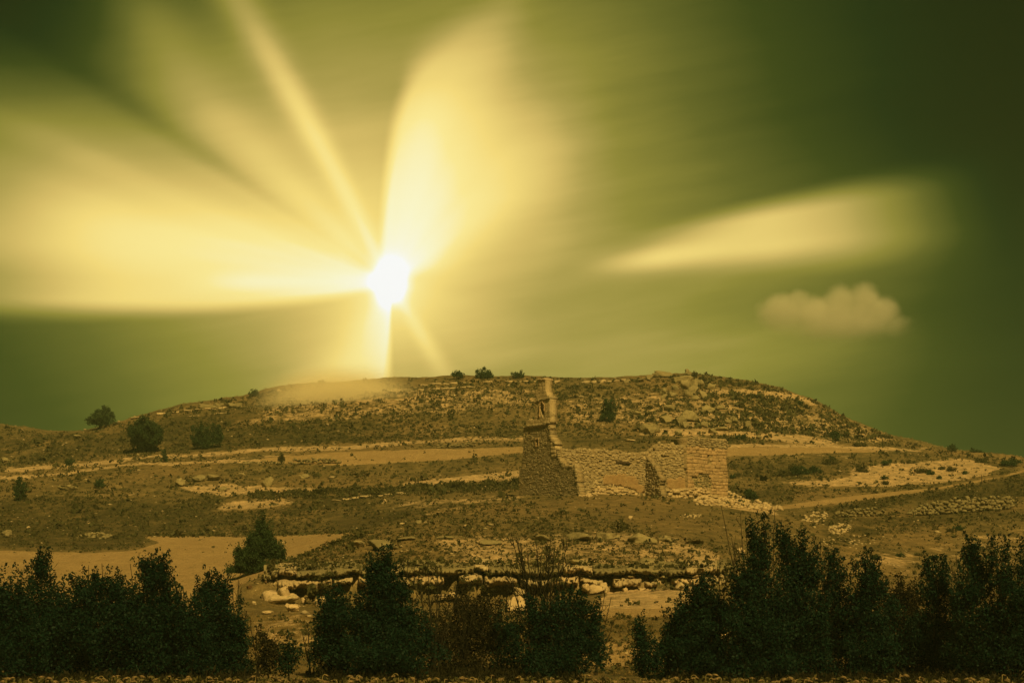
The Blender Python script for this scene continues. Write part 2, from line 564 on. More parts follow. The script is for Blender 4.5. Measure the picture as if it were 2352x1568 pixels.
# ---------------------------------------------------------------- terrain: one hillside, rows of measured height at growing distance
# y = picture height of the ground at each column and distance (turned at once into world heights)
NX = [-600, 0, 150, 300, 540, 640, 740, 830, 1000, 1190, 1330, 1450, 1560, 1670, 1800, 1900, 2100, 2352, 2950]
ROWS = [
    (54.0,  [1668] * 19),
    (60.0,  [1640] * 19),
    (68.0,  [1585] * 19),
    (76.0,  [1556] * 19),
    (88.0,  [1520, 1520, 1518, 1516, 1512, 1510, 1508, 1506, 1504, 1502, 1500, 1500, 1500, 1502, 1504, 1506, 1510, 1515, 1520]),
    (104.0, [1440, 1440, 1440, 1438, 1430, 1426, 1422, 1420, 1418, 1416, 1413, 1411, 1411, 1414, 1420, 1426, 1432, 1436, 1440]),
    (108.0, [1428, 1428, 1426, 1424, 1418, 1414, 1411, 1409, 1407, 1405, 1403, 1402, 1402, 1405, 1410, 1415, 1420, 1424, 1428]),
    (127.0, [1385, 1385, 1382, 1378, 1372, 1392, 1392, 1390, 1388, 1382, 1370, 1360, 1358, 1358, 1366, 1372, 1384, 1394, 1400]),
    (129.8, [1376, 1376, 1373, 1369, 1362, 1380, 1382, 1382, 1380, 1374, 1363, 1354, 1352, 1351, 1358, 1364, 1374, 1384, 1390]),
    (131.2, [1373, 1373, 1370, 1366, 1356, 1328, 1322, 1320, 1318, 1316, 1316, 1316, 1318, 1322, 1350, 1359, 1371, 1380, 1386]),
    (136.0, [1362, 1362, 1359, 1355, 1344, 1305, 1296, 1292, 1290, 1288, 1288, 1290, 1293, 1300, 1336, 1348, 1360, 1369, 1376]),
    (158.0, [1320, 1320, 1316, 1312, 1304, 1282, 1252, 1232, 1222, 1220, 1220, 1222, 1228, 1236, 1270, 1290, 1308, 1318, 1326]),
    (190.0, [1272, 1272, 1268, 1262, 1255, 1246, 1222, 1196, 1180, 1174, 1172, 1174, 1178, 1184, 1200, 1218, 1238, 1248, 1256]),
    (213.0, [1240, 1240, 1238, 1235, 1232, 1230, 1218, 1190, 1166, 1146, 1142, 1142, 1150, 1158, 1174, 1186, 1196, 1204, 1212]),
    (222.0, [1228, 1228, 1226, 1222, 1216, 1212, 1202, 1182, 1156, 1140, 1137, 1138, 1146, 1154, 1166, 1176, 1182, 1188, 1196]),
    (240.0, [1195, 1195, 1192, 1190, 1184, 1178, 1168, 1156, 1138, 1134, 1131, 1132, 1138, 1146, 1152, 1158, 1160, 1162, 1168]),
    (262.0, [1150, 1150, 1150, 1150, 1144, 1138, 1130, 1122, 1112, 1104, 1100, 1102, 1112, 1124, 1128, 1130, 1126, 1120, 1122]),
    (285.0, [1112, 1112, 1108, 1104, 1100, 1096, 1090, 1085, 1074, 1064, 1060, 1062, 1070, 1080, 1088, 1092, 1094, 1090, 1092]),
    (305.0, [1096, 1096, 1088, 1076, 1064, 1060, 1052, 1048, 1038, 1030, 1028, 1028, 1032, 1042, 1050, 1054, 1062, 1070, 1074]),
    (330.0, [1080, 1080, 1070, 1056, 1036, 1030, 1024, 1020, 1012, 1006, 1003, 1002, 1004, 1014, 1022, 1026, 1036, 1061, 1066]),
    (365.0, [1046, 1046, 1036, 1018, 990, 984, 976, 968, 962, 956, 954, 952, 952, 960, 972, 984, 1032, 1059, 1064]),
    (400.0, [1012, 1012, 1010, 984, 950, 940, 930, 924, 916, 910, 908, 906, 902, 910, 936, 956, 1020, 1056, 1062]),
    (430.0, [990, 990, 1000, 966, 926, 908, 898, 890, 884, 878, 878, 876, 868, 880, 905, 940, 1013, 1055, 1060]),
    (452.0, [981, 981, 992, 962, 915, 893, 884, 878, 870, 866, 868, 867, 858, 869, 896, 936, 1012, 1055, 1060]),
    (480.0, [984, 984, 994, 968, 920, 898, 889, 883, 876, 872, 874, 873, 866, 878, 906, 948, 1022, 1062, 1068]),
    (560.0, [1040, 1040, 1050, 1030, 990, 970, 960, 955, 950, 948, 948, 948, 946, 955, 980, 1015, 1080, 1110, 1120]),
    (800.0, [1405] * 19),
]
RIDGE_X = [-600, 0, 60, 100, 190, 270, 330, 420, 560, 640, 760, 900, 1030, 1200, 1400, 1480, 1580, 1640, 1720, 1800, 1880, 1960, 2050, 2150, 2250, 2352, 2950]
RIDGE_Y = [975, 980, 984, 990, 992, 970, 955, 930, 912, 893, 882, 873, 868, 866, 870, 866, 858, 862, 875, 895, 925, 970, 1005, 1030, 1045, 1055, 1062]
DK = np.array([r[0] for r in ROWS])


def base_y(x):
    """(len(x), rows) table of picture heights at the row distances, following the measured skyline at the ridge."""
    t = np.stack([np.interp(x, NX, r[1]) for r in ROWS], 1)
    ir = int(np.argmin(abs(DK - 452.0)))
    ridge = np.interp(x, RIDGE_X, RIDGE_Y)
    dlt = ridge - t[:, ir]
    for k, d in enumerate(DK):
        w = 1.0 if 452 <= d <= 480 else (0.8 if d == 430 else 0.45 if d == 400 else 0.15 if d == 365 else 0.6 if d == 560 else 0.0)
        t[:, k] += dlt * w
    return t


def pchip_rows(T, d):
    """monotone-ish interpolation in distance"""
    h = np.diff(DK)
    dl = np.diff(T, axis=1) / h
    m = np.zeros_like(T)
    m[:, 1:-1] = np.where(dl[:, :-1] * dl[:, 1:] > 0, 2 * dl[:, :-1] * dl[:, 1:] / np.where(dl[:, :-1] + dl[:, 1:] == 0, 1, dl[:, :-1] + dl[:, 1:]), 0)
    m[:, 0] = dl[:, 0]
    m[:, -1] = dl[:, -1]
    k = np.clip(np.searchsorted(DK, d, side='right') - 1, 0, len(DK) - 2)
    t = (d - DK[k]) / h[k]
    h00, h10, h01, h11 = 2 * t**3 - 3 * t**2 + 1, t**3 - 2 * t**2 + t, -2 * t**3 + 3 * t**2, t**3 - t**2
    return T[:, k] * h00 + m[:, k] * h10 * h[k] + T[:, k + 1] * h01 + m[:, k + 1] * h11 * h[k]


GX = np.concatenate([np.linspace(-600, -40, 36), np.linspace(-34, 2386, 760), np.linspace(2392, 2950, 36)])
GD = np.unique(np.concatenate([
    np.linspace(54, 76, 12), np.linspace(76, 127, 60), np.linspace(127, 136, 26), np.linspace(136, 222, 92),
    np.linspace(222, 330, 100), np.linspace(330, 452, 110), np.linspace(452, 480, 10), np.linspace(480, 800, 16)]))
GY = pchip_rows(base_y(GX), GD)
_P = at(GX[:, None], GY, GD[None, :])                 # first pass, to have world positions for the relief
_wx, _wy = _P[..., 0], _P[..., 1]


def relief(x, y, X, Y):
    """extra ground height in metres"""
    z = 0.28 * fbm(np.stack([X / 14, Y / 14, X * 0 + 0.5], -1), 4)
    z += 0.12 * fbm(np.stack([X / 2.2, Y / 2.6, X * 0 + 3.1], -1), 3, 0.6) * sstep(Y, 100, 140)
    far = sstep(Y, 325, 350) * (1 - sstep(Y, 500, 620))
    z += far * 0.55 * fbm(np.stack([X / 7, Y / 9, X * 0 + 7.7], -1), 4, 0.55)
    # weathered rock ledges that follow the slope
    led = far * np.maximum(0, fbm(np.stack([X / 30, Y / 3.2, X * 0 + 1.9], -1), 3) - 0.15) * 1.5
    z += led
    # terrace banks between the little fields
    b = sstep(Y, 232, 250) * (1 - sstep(Y, 318, 330))
    z += b * 0.5 * fbm(np.stack([X / 45, Y / 5.0, X * 0 + 5.5], -1), 3)
    # rough limestone on the shoulder of the knoll
    kn = in_poly(x, y, [(640, 1310), (830, 1226), (1160, 1200), (1560, 1205), (1680, 1290), (1660, 1330), (650, 1335)]) * 1.0
    z += kn * 0.35 * np.abs(fbm(np.stack([X / 3.5, Y / 4.5, X * 0 + 9.9], -1), 4, 0.6))
    fieldish = in_poly(x, y, [(0, 1262), (330, 1230), (820, 1226), (600, 1330), (540, 1400), (0, 1400)])
    return z * np.where(fieldish, 0.25, 1.0) * sstep(Y, 60, 100) + 0.05 * fbm(np.stack([X / 1.1, Y / 1.1, X * 0], -1), 2) * sstep(Y, 60, 80)


_P[..., 2] += relief(GX[:, None] + 0 * GY, GY, _wx, _wy)
TP = _P
# seen height of every node, for finding the distance of a picture point
_dx, _dz = TP[..., 1], TP[..., 2]
_fw = TP[..., 1] * CP + TP[..., 2] * SP
_up = -TP[..., 1] * SP + TP[..., 2] * CP
SYG = CY - F * _up / _fw
SXG = CX + F * TP[..., 0] / _fw


def place(x, y, dmin=0.0):
    """first ground point (from the camera) seen at picture position (x, y); past dmin metres"""
    fi = np.interp(x, GX, np.arange(len(GX)))
    i = int(min(max(fi, 0), len(GX) - 2))
    f = fi - i
    col = SYG[i] * (1 - f) + SYG[i + 1] * f
    ok = np.where((col <= y) & (GD >= dmin))[0]
    if len(ok) == 0:
        j = int(np.argmin(np.where(GD >= dmin, col, 9999)))
        g = 0.0
    else:
        j = int(ok[0])
        g = 0.0
        if j > 0 and col[j - 1] > y:
            g = (col[j - 1] - y) / (col[j - 1] - col[j])
            j -= 1
    p = TP[i, j] * (1 - f) + TP[i + 1, j] * f
    if g and j + 1 < len(GD):
        q = TP[i, j + 1] * (1 - f) + TP[i + 1, j + 1] * f
        p = p * (1 - g) + q * g
    return np.array(p)


def ground_z(X, Y):
    """height of the ground under a world point"""
    j = int(np.clip(np.searchsorted(GD, Y) - 1, 0, len(GD) - 2))
    g = (Y - GD[j]) / (GD[j + 1] - GD[j])
    row = TP[:, j] * (1 - g) + TP[:, j + 1] * g
    return float(np.interp(X, row[:, 0], row[:, 2]))


# ---- what covers the ground where
PALE = [
    ([(0, 1079), (150, 1066), (369, 1045), (547, 1033), (804, 1021), (1013, 1009), (1218, 1004), (1218, 1009), (1013, 1014), (804, 1027), (547, 1039), (369, 1050), (150, 1072), (0, 1085)], 1.0),
    ([(0, 1094), (137, 1085), (297, 1066), (513, 1056), (804, 1042), (804, 1048), (513, 1062), (297, 1072), (137, 1091), (0, 1101)], 0.9),
    ([(0, 1060), (40, 1045), (100, 1022), (125, 1011), (120, 1018), (60, 1045), (10, 1066)], 0.8),
    ([(938, 1108), (1080, 1092), (1218, 1079), (1218, 1097), (993, 1115), (900, 1116)], 1.0),
    ([(400, 1120), (470, 1114), (598, 1113), (660, 1118), (745, 1121), (700, 1130), (598, 1129), (513, 1139), (440, 1128)], 1.0),
    ([(495, 1177), (513, 1149), (620, 1144), (700, 1143), (615, 1168)], 0.75),
    ([(180, 1128), (250, 1128), (300, 1120), (290, 1132), (230, 1140)], 0.6),
    ([(900, 1150), (1100, 1140), (1200, 1128), (1200, 1150), (1080, 1160), (930, 1166)], 0.55),
    ([(1671, 1020), (1890, 1019), (2129, 1031), (2129, 1037), (1890, 1026), (1671, 1027)], 0.9),
    ([(1671, 1047), (1890, 1037), (2000, 1040), (1890, 1044), (1671, 1053)], 0.7),
    ([(1950, 1078), (2061, 1061), (2215, 1055), (2300, 1074), (2249, 1093), (2146, 1108), (2000, 1116), (1900, 1118), (1800, 1112), (1960, 1100)], 1.0),
    ([(1690, 1106), (1850, 1100), (2000, 1104), (2000, 1112), (1800, 1112), (1690, 1112)], 0.6),
    ([(1620, 893), (1700, 893), (1780, 900), (1840, 914), (1880, 932), (1868, 934), (1821, 916), (1753, 910), (1640, 902)], 1.0),
    ([(1500, 983), (1620, 985), (1700, 992), (1850, 1000), (1950, 1012), (1900, 1018), (1700, 1004), (1560, 999), (1470, 996)], 0.85),
    ([(1300, 915), (1500, 900), (1700, 915), (1900, 945), (2050, 1005), (2150, 1030), (1900, 1005), (1600, 985), (1300, 975)], 0.50),
    ([(1240, 995), (1100, 985), (800, 985), (760, 992), (1000, 996)], 0.55),
    ([(600, 930), (900, 890), (1240, 885), (1240, 930), (900, 960), (560, 980)], 0.50),
    ([(1380, 1356), (1480, 1353), (1590, 1354), (1580, 1400), (1380, 1400)], 0.95),
    ([(1000, 1236), (1200, 1222), (1500, 1224), (1650, 1256), (1660, 1350), (1000, 1340)], 0.52),
    ([(620, 1320), (740, 1290), (1000, 1300), (1000, 1340), (620, 1340)], 0.58),
    ([(1640, 1135), (1720, 1150), (1790, 1165), (1800, 1185), (1700, 1170), (1620, 1158)], 0.85),
    ([(1900, 1290), (2100, 1250), (2352, 1215), (2352, 1300), (2100, 1330), (1900, 1330)], 0.42),
    ([(1000, 1160), (1100, 1140), (1000, 1190), (900, 1200)], 0.45),
    ([(560, 1420), (720, 1400), (760, 1500), (640, 1500)], 0.45),
]
PLOUGH = [
    [(-600, 1262), (0, 1264), (205, 1270), (308, 1264), (369, 1246), (325, 1229), (410, 1231), (547, 1233), (649, 1230), (820, 1222), (790, 1242), (670, 1289), (615, 1317), (545, 1345), (540, 1405), (-600, 1405)],
    [(600, 1052), (774, 1037), (1000, 1031), (1240, 1025), (1230, 1036), (1000, 1058), (800, 1068), (600, 1062)],
    [(1660, 1028), (1900, 1026), (2060, 1036), (1900, 1040), (1660, 1048)],
    [(1770, 1164), (1924, 1142), (2146, 1120), (2300, 1093), (2352, 1078), (2352, 1084), (2240, 1108), (2100, 1132), (1900, 1158), (1800, 1168)],
    [(1350, 1396), (1600, 1396), (1600, 1416), (1350, 1418)],
    [(1340, 1480), (1560, 1470), (1560, 1530), (1340, 1530)],
]
DARK = [
    ([(-600, 1130), (0, 1140), (280, 1140), (420, 1152), (560, 1178), (620, 1190), (700, 1222), (410, 1229), (325, 1226), (367, 1246), (300, 1260), (205, 1266), (0, 1260), (-600, 1258)], 0.62),
    ([(430, 1130), (560, 1142), (750, 1132), (900, 1122), (1190, 1106), (1190, 1128), (900, 1140), (850, 1170), (700, 1178), (560, 1190), (450, 1160)], 0.62),
    ([(700, 1170), (1000, 1165), (900, 1196), (820, 1220), (640, 1226), (560, 1200)], 0.52),
    ([(760, 990), (1000, 996), (1230, 985), (1230, 1004), (1000, 1007), (760, 1016), (560, 1028), (380, 1040), (380, 1020)], 0.72),
    ([(-600, 1000), (0, 1000), (300, 985), (400, 955), (560, 935), (760, 950), (1000, 985), (560, 1024), (300, 1045), (0, 1074), (-600, 1080)], 0.60),
    ([(0, 985), (100, 995), (200, 998), (300, 975), (200, 1030), (0, 1055)], 0.5),
    ([(1590, 1003), (1700, 1008), (1900, 1018), (1700, 1020), (1671, 1020)], 0.8),
    ([(1290, 1004), (1400, 1000), (1500, 1000), (1590, 1003), (1590, 1018), (1300, 1020)], 0.6),
    ([(1150, 1150), (1330, 1143), (1560, 1155), (1700, 1170), (1760, 1200), (1600, 1222), (1300, 1190), (1100, 1180)], 0.40),
    ([(2352, 1088), (2240, 1112), (2100, 1136), (1900, 1162), (1860, 1180), (2000, 1172), (2100, 1150), (2352, 1144)], 0.75),
    ([(1880, 1185), (2060, 1178), (2352, 1170), (2352, 1190), (2100, 1216), (1980, 1250), (1900, 1270), (1880, 1220)], 0.55),
    ([(1671, 1060), (1800, 1052), (2000, 1062), (2000, 1085), (1800, 1105), (1671, 1100)], 0.55),
    ([(1671, 1115), (1900, 1118), (1800, 1150), (1680, 1150)], 0.6),
    ([(1840, 1080), (1980, 1078), (2100, 1092), (1900, 1100)], 0.3),
    ([(600, 1400), (1560, 1420), (1600, 1470), (600, 1480)], 0.42),
    ([(0, 1330), (540, 1365), (560, 1560), (0, 1560)], 0.55),
    ([(1700, 1330), (2352, 1310), (2352, 1560), (1600, 1560)], 0.45),
    ([(850, 1188), (960, 1160), (1000, 1150), (960, 1180), (830, 1222), (700, 1278), (640, 1310), (740, 1250)], 0.62),
    ([(820, 1262), (1000, 1262), (1100, 1280), (900, 1290), (760, 1284)], 0.45),
    ([(1380, 1534), (1560, 1530), (1560, 1560), (1380, 1560)], 0.6),
]


def soft_poly(x, y, poly, w=3.0):
    a = 0
    off = [(dx * w, dy * w * 0.5) for dx in (-1, -0.33, 0.33, 1) for dy in (-1, 0, 1)]
    for dx, dy in off:
        a = a + in_poly(x + dx, y + dy, poly)
    return a / float(len(off))


def cover(x, y):
    r = np.full(np.shape(x), 0.22)
    g = np.zeros(np.shape(x))
    b = np.full(np.shape(x), 0.30)
    for p, v in DARK:
        s = soft_poly(x, y, p, 14)
        b = b * (1 - s) + np.maximum(b, v) * s
        r = r * (1 - s * 0.8)
    for p, v in PALE:
        s = soft_poly(x, y, p, 6 if v > 0.8 else 14)
        r = r * (1 - s) + v * s
        b = b * (1 - s * v * 0.75)
    for p in PLOUGH:
        s = soft_poly(x, y, p)
        g = np.maximum(g, s)
        b = b * (1 - s * 0.85)
    return r, g, b


def build_terrain():
    nx, nd = len(GX), len(GD)
    W = TP
    wu = fbm(np.stack([W[..., 0] / 9, W[..., 1] / 14, W[..., 0] * 0 + 21], -1), 4, 0.6)
    wv = fbm(np.stack([W[..., 0] / 7, W[..., 1] / 14, W[..., 0] * 0 + 41], -1), 4, 0.6)
    r, g, b = cover(SXG + wu * 34, SYG + wv * 7)
    _, g, _ = cover(SXG + wu * 6, SYG + wv * 2.2)
    # beyond the ridge the same thin scrub goes on
    far = GD[None, :] > 470
    r = np.where(far, 0.3, r); g = np.where(far, 0, g); b = np.where(far, 0.35, b)
    idx = np.arange(nx * nd).reshape(nx, nd)
    q = np.stack([idx[:-1, :-1], idx[1:, :-1], idx[1:, 1:], idx[:-1, 1:]], -1).reshape(-1, 4)
    cx_ = SXG[:-1, :-1].ravel(); cy_ = SYG[:-1, :-1].ravel()
    reg = np.zeros(len(q), int)
    gm = GD[None, :-1].repeat(nx - 1, 0).ravel() < 470
    for k, p in enumerate(PLOUGH):
        reg[in_poly(cx_, cy_, p) & gm] = k + 1
    names = {0: 'hillside', 1: 'ploughed_field', 2: 'terrace_field', 3: 'terrace_field', 4: 'dirt_road', 5: 'dirt_track', 6: 'stubble_field'}
    V = TP.reshape(-1, 3)
    C = np.stack([r, g, b, np.ones_like(r)], -1).reshape(-1, 4).astype(np.float32)
    for k in range(7):
        f = q[reg == k]
        if not len(f):
            continue
        used, inv = np.unique(f.ravel(), return_inverse=True)
        me = mesh_np(names[k], V[used], inv.reshape(-1, 4), M['ground'], smooth=True)
        a = me.color_attributes.new('cover', 'FLOAT_COLOR', 'POINT')
        a.data.foreach_set('color', C[used].ravel())
        o = link(names[k], me)
        tag(o, kind='structure')
    # crop field under and behind the camera, and the plain that everything stands on
    def sheet(name, x0, x1, y0, y1, z, col, n=2):
        me = mesh_np(name, [(x0, y0, z), (x1, y0, z), (x1, y1, z), (x0, y1, z)], np.array([(0, 1, 2, 3)]), M['ground'])
        a = me.color_attributes.new('cover', 'FLOAT_COLOR', 'POINT')
        a.data.foreach_set('color', np.array(list(col) * 4, np.float32))
        tag(link(name, me), kind='structure')
    z0 = float(at(1176, 1668, 54.0)[2])
    sheet('crop_field_soil', -300, 300, -120, 54.2, z0 - 0.01, (0.1, 1.0, 0.0, 1))
    sheet('plain', -1500, 1500, -1000, 1600, z0 - 3.0, (0.25, 0.0, 0.4, 1))


build_terrain()


# ---------------------------------------------------------------- air
def build_haze():
    bm = bmesh.new()
    bmesh.ops.create_cube(bm, size=1.0)
    me = bpy.data.meshes.new('haze')
    bm.to_mesh(me)
    bm.free()
    m = bpy.data.materials.new('haze')
    m.use_nodes = True
    nt = m.node_tree
    nt.nodes.clear()
    v = nt.nodes.new('ShaderNodeVolumePrincipled')
    v.inputs['Color'].default_value = (0.66, 0.90, 0.60, 1)
    v.inputs['Density'].default_value = HAZE
    v.inputs['Anisotropy'].default_value = 0.1
    o = nt.nodes.new('ShaderNodeOutputMaterial')
    nt.links.new(v.outputs[0], o.inputs['Volume'])
    me.materials.append(m)
    h = link('haze', me)
    zb, zt = float(TP[..., 2].min()) - 5.0, float(TP[..., 2].max()) + 14.0
    zb = min(zb, float(at(1176, 1668, 54.0)[2]) - 4.2)
    h.location = (0, 300, (zb + zt) / 2)
    h.scale = (3100, 2700, zt - zb)
    tag(h, 'thin greenish haze over the whole valley', kind='stuff')


HAZE = 0.00022
build_haze()


def build_flare_glow():
    """added scattering volume that imitates the light flare washing over the ridge"""
    bm = bmesh.new()
    bmesh.ops.create_icosphere(bm, subdivisions=3, radius=1.0)
    me = bpy.data.meshes.new('flare_glow')
    bm.to_mesh(me)
    bm.free()
    m = bpy.data.materials.new('flare_glow')
    m.use_nodes = True
    nt = m.node_tree
    nt.nodes.clear()
    tc = nt.nodes.new('ShaderNodeTexCoord')
    ln = nt.nodes.new('ShaderNodeVectorMath')
    ln.operation = 'LENGTH'
    nt.links.new(tc.outputs['Object'], ln.inputs[0])
    r = E(nt, ln.outputs['Value'])
    sp = nt.nodes.new('ShaderNodeSeparateXYZ')
    nt.links.new(tc.outputs['Object'], sp.inputs[0])
    d = (1.0 - r).max(0.0).pow(1.9) * FLARE_GLOW * (1.0 - E(nt, sp.outputs[0]).sm(0.0, 0.85))
    v = nt.nodes.new('ShaderNodeVolumePrincipled')
    v.inputs['Color'].default_value = (1.0, 0.94, 0.66, 1)
    v.inputs['Anisotropy'].default_value = -0.45
    nt.links.new(d.v, v.inputs['Density'])
    o = nt.nodes.new('ShaderNodeOutputMaterial')
    nt.links.new(v.outputs[0], o.inputs['Volume'])
    me.materials.append(m)
    h = link('flare_glow', me)
    h.location = tuple(at(800, 926, 410))
    h.scale = (23.0, 17.0, 9.5)
    tag(h, 'added glow volume imitating the golden light flare on the ridge below the brightest sky', kind='stuff')


FLARE_GLOW = 0.5  # density of the added volume standing in for the flare of light
build_flare_glow()


def build_cloud():
    """one small cumulus far off above the right shoulder of the hill"""
    D = 2600.0
    k = F * CP / D
    bm = bmesh.new()
    bmesh.ops.create_cube(bm, size=2.0)
    me = bpy.data.meshes.new('cumulus_cloud')
    bm.to_mesh(me)
    bm.free()
    m = bpy.data.materials.new('cloud')
    m.use_nodes = True
    nt = m.node_tree
    nt.nodes.clear()
    tc = nt.nodes.new('ShaderNodeTexCoord')
    sp = nt.nodes.new('ShaderNodeSeparateXYZ')
    nt.links.new(tc.outputs['Object'], sp.inputs[0])
    HX, HY, HZ = 215.0 / k, 120.0 / k, 92.0 / k
    x, y, z = (E(nt, sp.outputs[i]) * q for i, q in enumerate((HX * k, HY * k, HZ * k)))   # in picture units round (1905, 725)
    n = noise(nt, x * 0.022, y * 0.022, z * 0.026, 1.0, 4.0, 0.6)
    tot = None
    for px, py, rx, rz, a in [(1800, 722, 74, 60, 1.0), (1836, 692, 36, 36, 1.0), (1872, 722, 90, 52, 0.9), (1932, 696, 56, 54, 1.0), (1984, 694, 56, 58, 1.0),
                              (2018, 722, 62, 58, 0.9), (1930, 750, 160, 52, 0.8), (2050, 750, 60, 40, 0.6)]:
        dx, dz = (x - (px - 1905.0)) / rx, (z - (725.0 - py)) / rz
        dy = y / (rx * 0.9)
        r = (dx * dx + dy * dy + dz * dz).sqrt()
        f = (1.0 - r) * a
        tot = f if tot is None else tot.max(f)
    den = (tot + (n - 0.54) * 0.55).sm(0.0, 0.5)
    den = den * (z + 80.0).sm(0.0, 120.0) * (0.030 * CLOUD)
    v = nt.nodes.new('ShaderNodeVolumePrincipled')
    v.inputs['Color'].default_value = (1.0, 1.0, 0.86, 1)
    v.inputs['Anisotropy'].default_value = -0.2
    nt.links.new(den.v, v.inputs['Density'])
    o = nt.nodes.new('ShaderNodeOutputMaterial')
    nt.links.new(v.outputs[0], o.inputs['Volume'])
    me.materials.append(m)
    h = link('cumulus_cloud', me)
    h.location = tuple(at(1905, 725, D))
    h.scale = (HX, HY, HZ)
    tag(h, 'small puffy tan cumulus cloud alone low in the right part of the sky', 'cloud')


CLOUD = 0.7
build_cloud()

# ---------------------------------------------------------------- rock shapes
def ico(sub):
    bm = bmesh.new()
    bmesh.ops.create_icosphere(bm, subdivisions=sub, radius=1.0)
    v = np.array([q.co[:] for q in bm.verts])
    f = np.array([[q.index for q in p.verts] for p in bm.faces])
    bm.free()
    return v, f


ICO = {k: ico(k) for k in (1, 2, 3, 4)}


def rock_verts(sub, seed, boxy=0.6, rough=0.16, cuts=9):
    v, f = ICO[sub]
    rs = np.random.default_rng(seed)
    p = np.sign(v) * np.abs(v) ** boxy
    p = p / np.max(np.abs(p), axis=1).mean()
    for _ in range(cuts):
        n = rs.normal(size=3)
        n /= np.linalg.norm(n)
        h = rs.uniform(0.55, 0.9)
        d = p @ n - h
        p = p - np.outer(np.maximum(d, 0), n)
    o = rs.uniform(0, 40, 3)
    if sub > 1:
        p = p * (1 + rough * fbm(p * 1.6 + o, 3, 0.6)[:, None] + 0.8 * rough * fbm(p * 4.5 + o, 3, 0.7)[:, None])
    else:
        p = p * (1 + rough * rs.normal(size=(len(p), 1)) * 0.6)
    return p, f


ROCK_LO = [rock_verts(1, 100 + k, 0.7, 0.13, 6) for k in range(10)]
ROCK_ME = {}


def small_rock_mesh(k, mat):
    key = (k, mat)
    if key not in ROCK_ME:
        ROCK_ME[key] = mesh_np('stone', ROCK_LO[k][0], ROCK_LO[k][1], M[mat])
    return ROCK_ME[key]


def pxm(d):
    """picture units per metre at distance d"""
    return F * CP / d


def rot_z(p, a):
    c, s = math.cos(a), math.sin(a)
    q = p.copy()
    q[:, 0], q[:, 1] = p[:, 0] * c - p[:, 1] * s, p[:, 0] * s + p[:, 1] * c
    return q


def boulder(x, yb, w, h, label, seed, mat='lichen_rock', group=None, name='boulder', depth=None, tilt=0.0, sub=4, dmin=0.0, cat='rock', boxy=0.6, sink=0.18):
    """a rock whose base is seen at (x, yb), w x h in picture units"""
    g = place(x, yb, dmin)
    k = pxm(g[1])
    W, H = w / k / 2, h / k / 2
    D = depth if depth else W * 0.8
    p, f = rock_verts(sub, seed, boxy, 0.30, 13)
    p = p * np.array([W, D, H * (1 + sink)])
    if tilt:
        c, s = math.cos(tilt), math.sin(tilt)
        p = np.stack([p[:, 0] * c - p[:, 2] * s, p[:, 1], p[:, 0] * s + p[:, 2] * c], 1)
    me = mesh_np(name, p, f, M[mat])
    o = link(name, me, loc=(g[0], g[1] + D * 0.5, g[2] + H * (1 - sink)))
    tag(o, label, cat, group)
    return o


# ---------------------------------------------------------------- foliage and wood
def leaf_quads(c, nrm_up, size, rs, aspect=0.55, fold=True):
    """diamond leaves at centres c"""
    n = len(c)
    a = rs.normal(size=(n, 3))
    a[:, 2] += nrm_up
    a /= np.linalg.norm(a, axis=1)[:, None]
    b = rs.normal(size=(n, 3))
    b -= (b * a).sum(1)[:, None] * a
    b /= np.linalg.norm(b, axis=1)[:, None]
    s = size * rs.uniform(0.65, 1.35, (n, 1))
    L, B = a * s * 0.5, b * s * 0.5 * aspect
    v = np.stack([c - L, c + B, c + L, c - B], 1).reshape(-1, 3)
    f = np.arange(n * 4).reshape(-1, 4)
    return v, f


def tube(path, rad, n=5):
    path = np.asarray(path, float)
    m = len(path)
    t = np.gradient(path, axis=0)
    t /= np.linalg.norm(t, axis=1)[:, None] + 1e-9
    ref = np.array([0.31, 0.95, 0.05])
    u = np.cross(t, ref)
    u /= np.linalg.norm(u, axis=1)[:, None] + 1e-9
    w = np.cross(t, u)
    an = np.linspace(0, 2 * math.pi, n, endpoint=False)
    r = np.asarray(rad, float)[:, None, None]
    v = path[:, None, :] + r * (np.cos(an)[None, :, None] * u[:, None, :] + np.sin(an)[None, :, None] * w[:, None, :])
    i = np.arange(m * n).reshape(m, n)
    f = np.stack([i[:-1], i[1:], np.roll(i[1:], -1, 1), np.roll(i[:-1], -1, 1)], -1).reshape(-1, 4)
    return v.reshape(-1, 3), f


class Geo:
    def __init__(s):
        s.v, s.f, s.n = [], [], 0

    def add(s, v, f):
        s.v.append(v)
        s.f.append(np.asarray(f) + s.n)
        s.n += len(v)

    def mesh(s, name, mat, smooth=False):
        groups = {}
        for f in s.f:
            groups.setdefault(f.shape[1], []).append(f)
        return mesh_np(name, np.concatenate(s.v), [np.concatenate(g) for g in groups.values()], mat, smooth)


def wobble(p0, p1, k, amp, rs, sag=0.0):
    t = np.linspace(0, 1, k)[:, None]
    L = np.linalg.norm(p1 - p0)
    off = np.cumsum(rs.normal(size=(k, 3)), 0) * amp * L / k
    off -= off[0]
    off *= (1 - t) * t * 2 + t * 0.3
    p = p0 + (p1 - p0) * t + off
    p[:, 2] += sag * L * np.sin(t[:, 0] * math.pi)
    return p


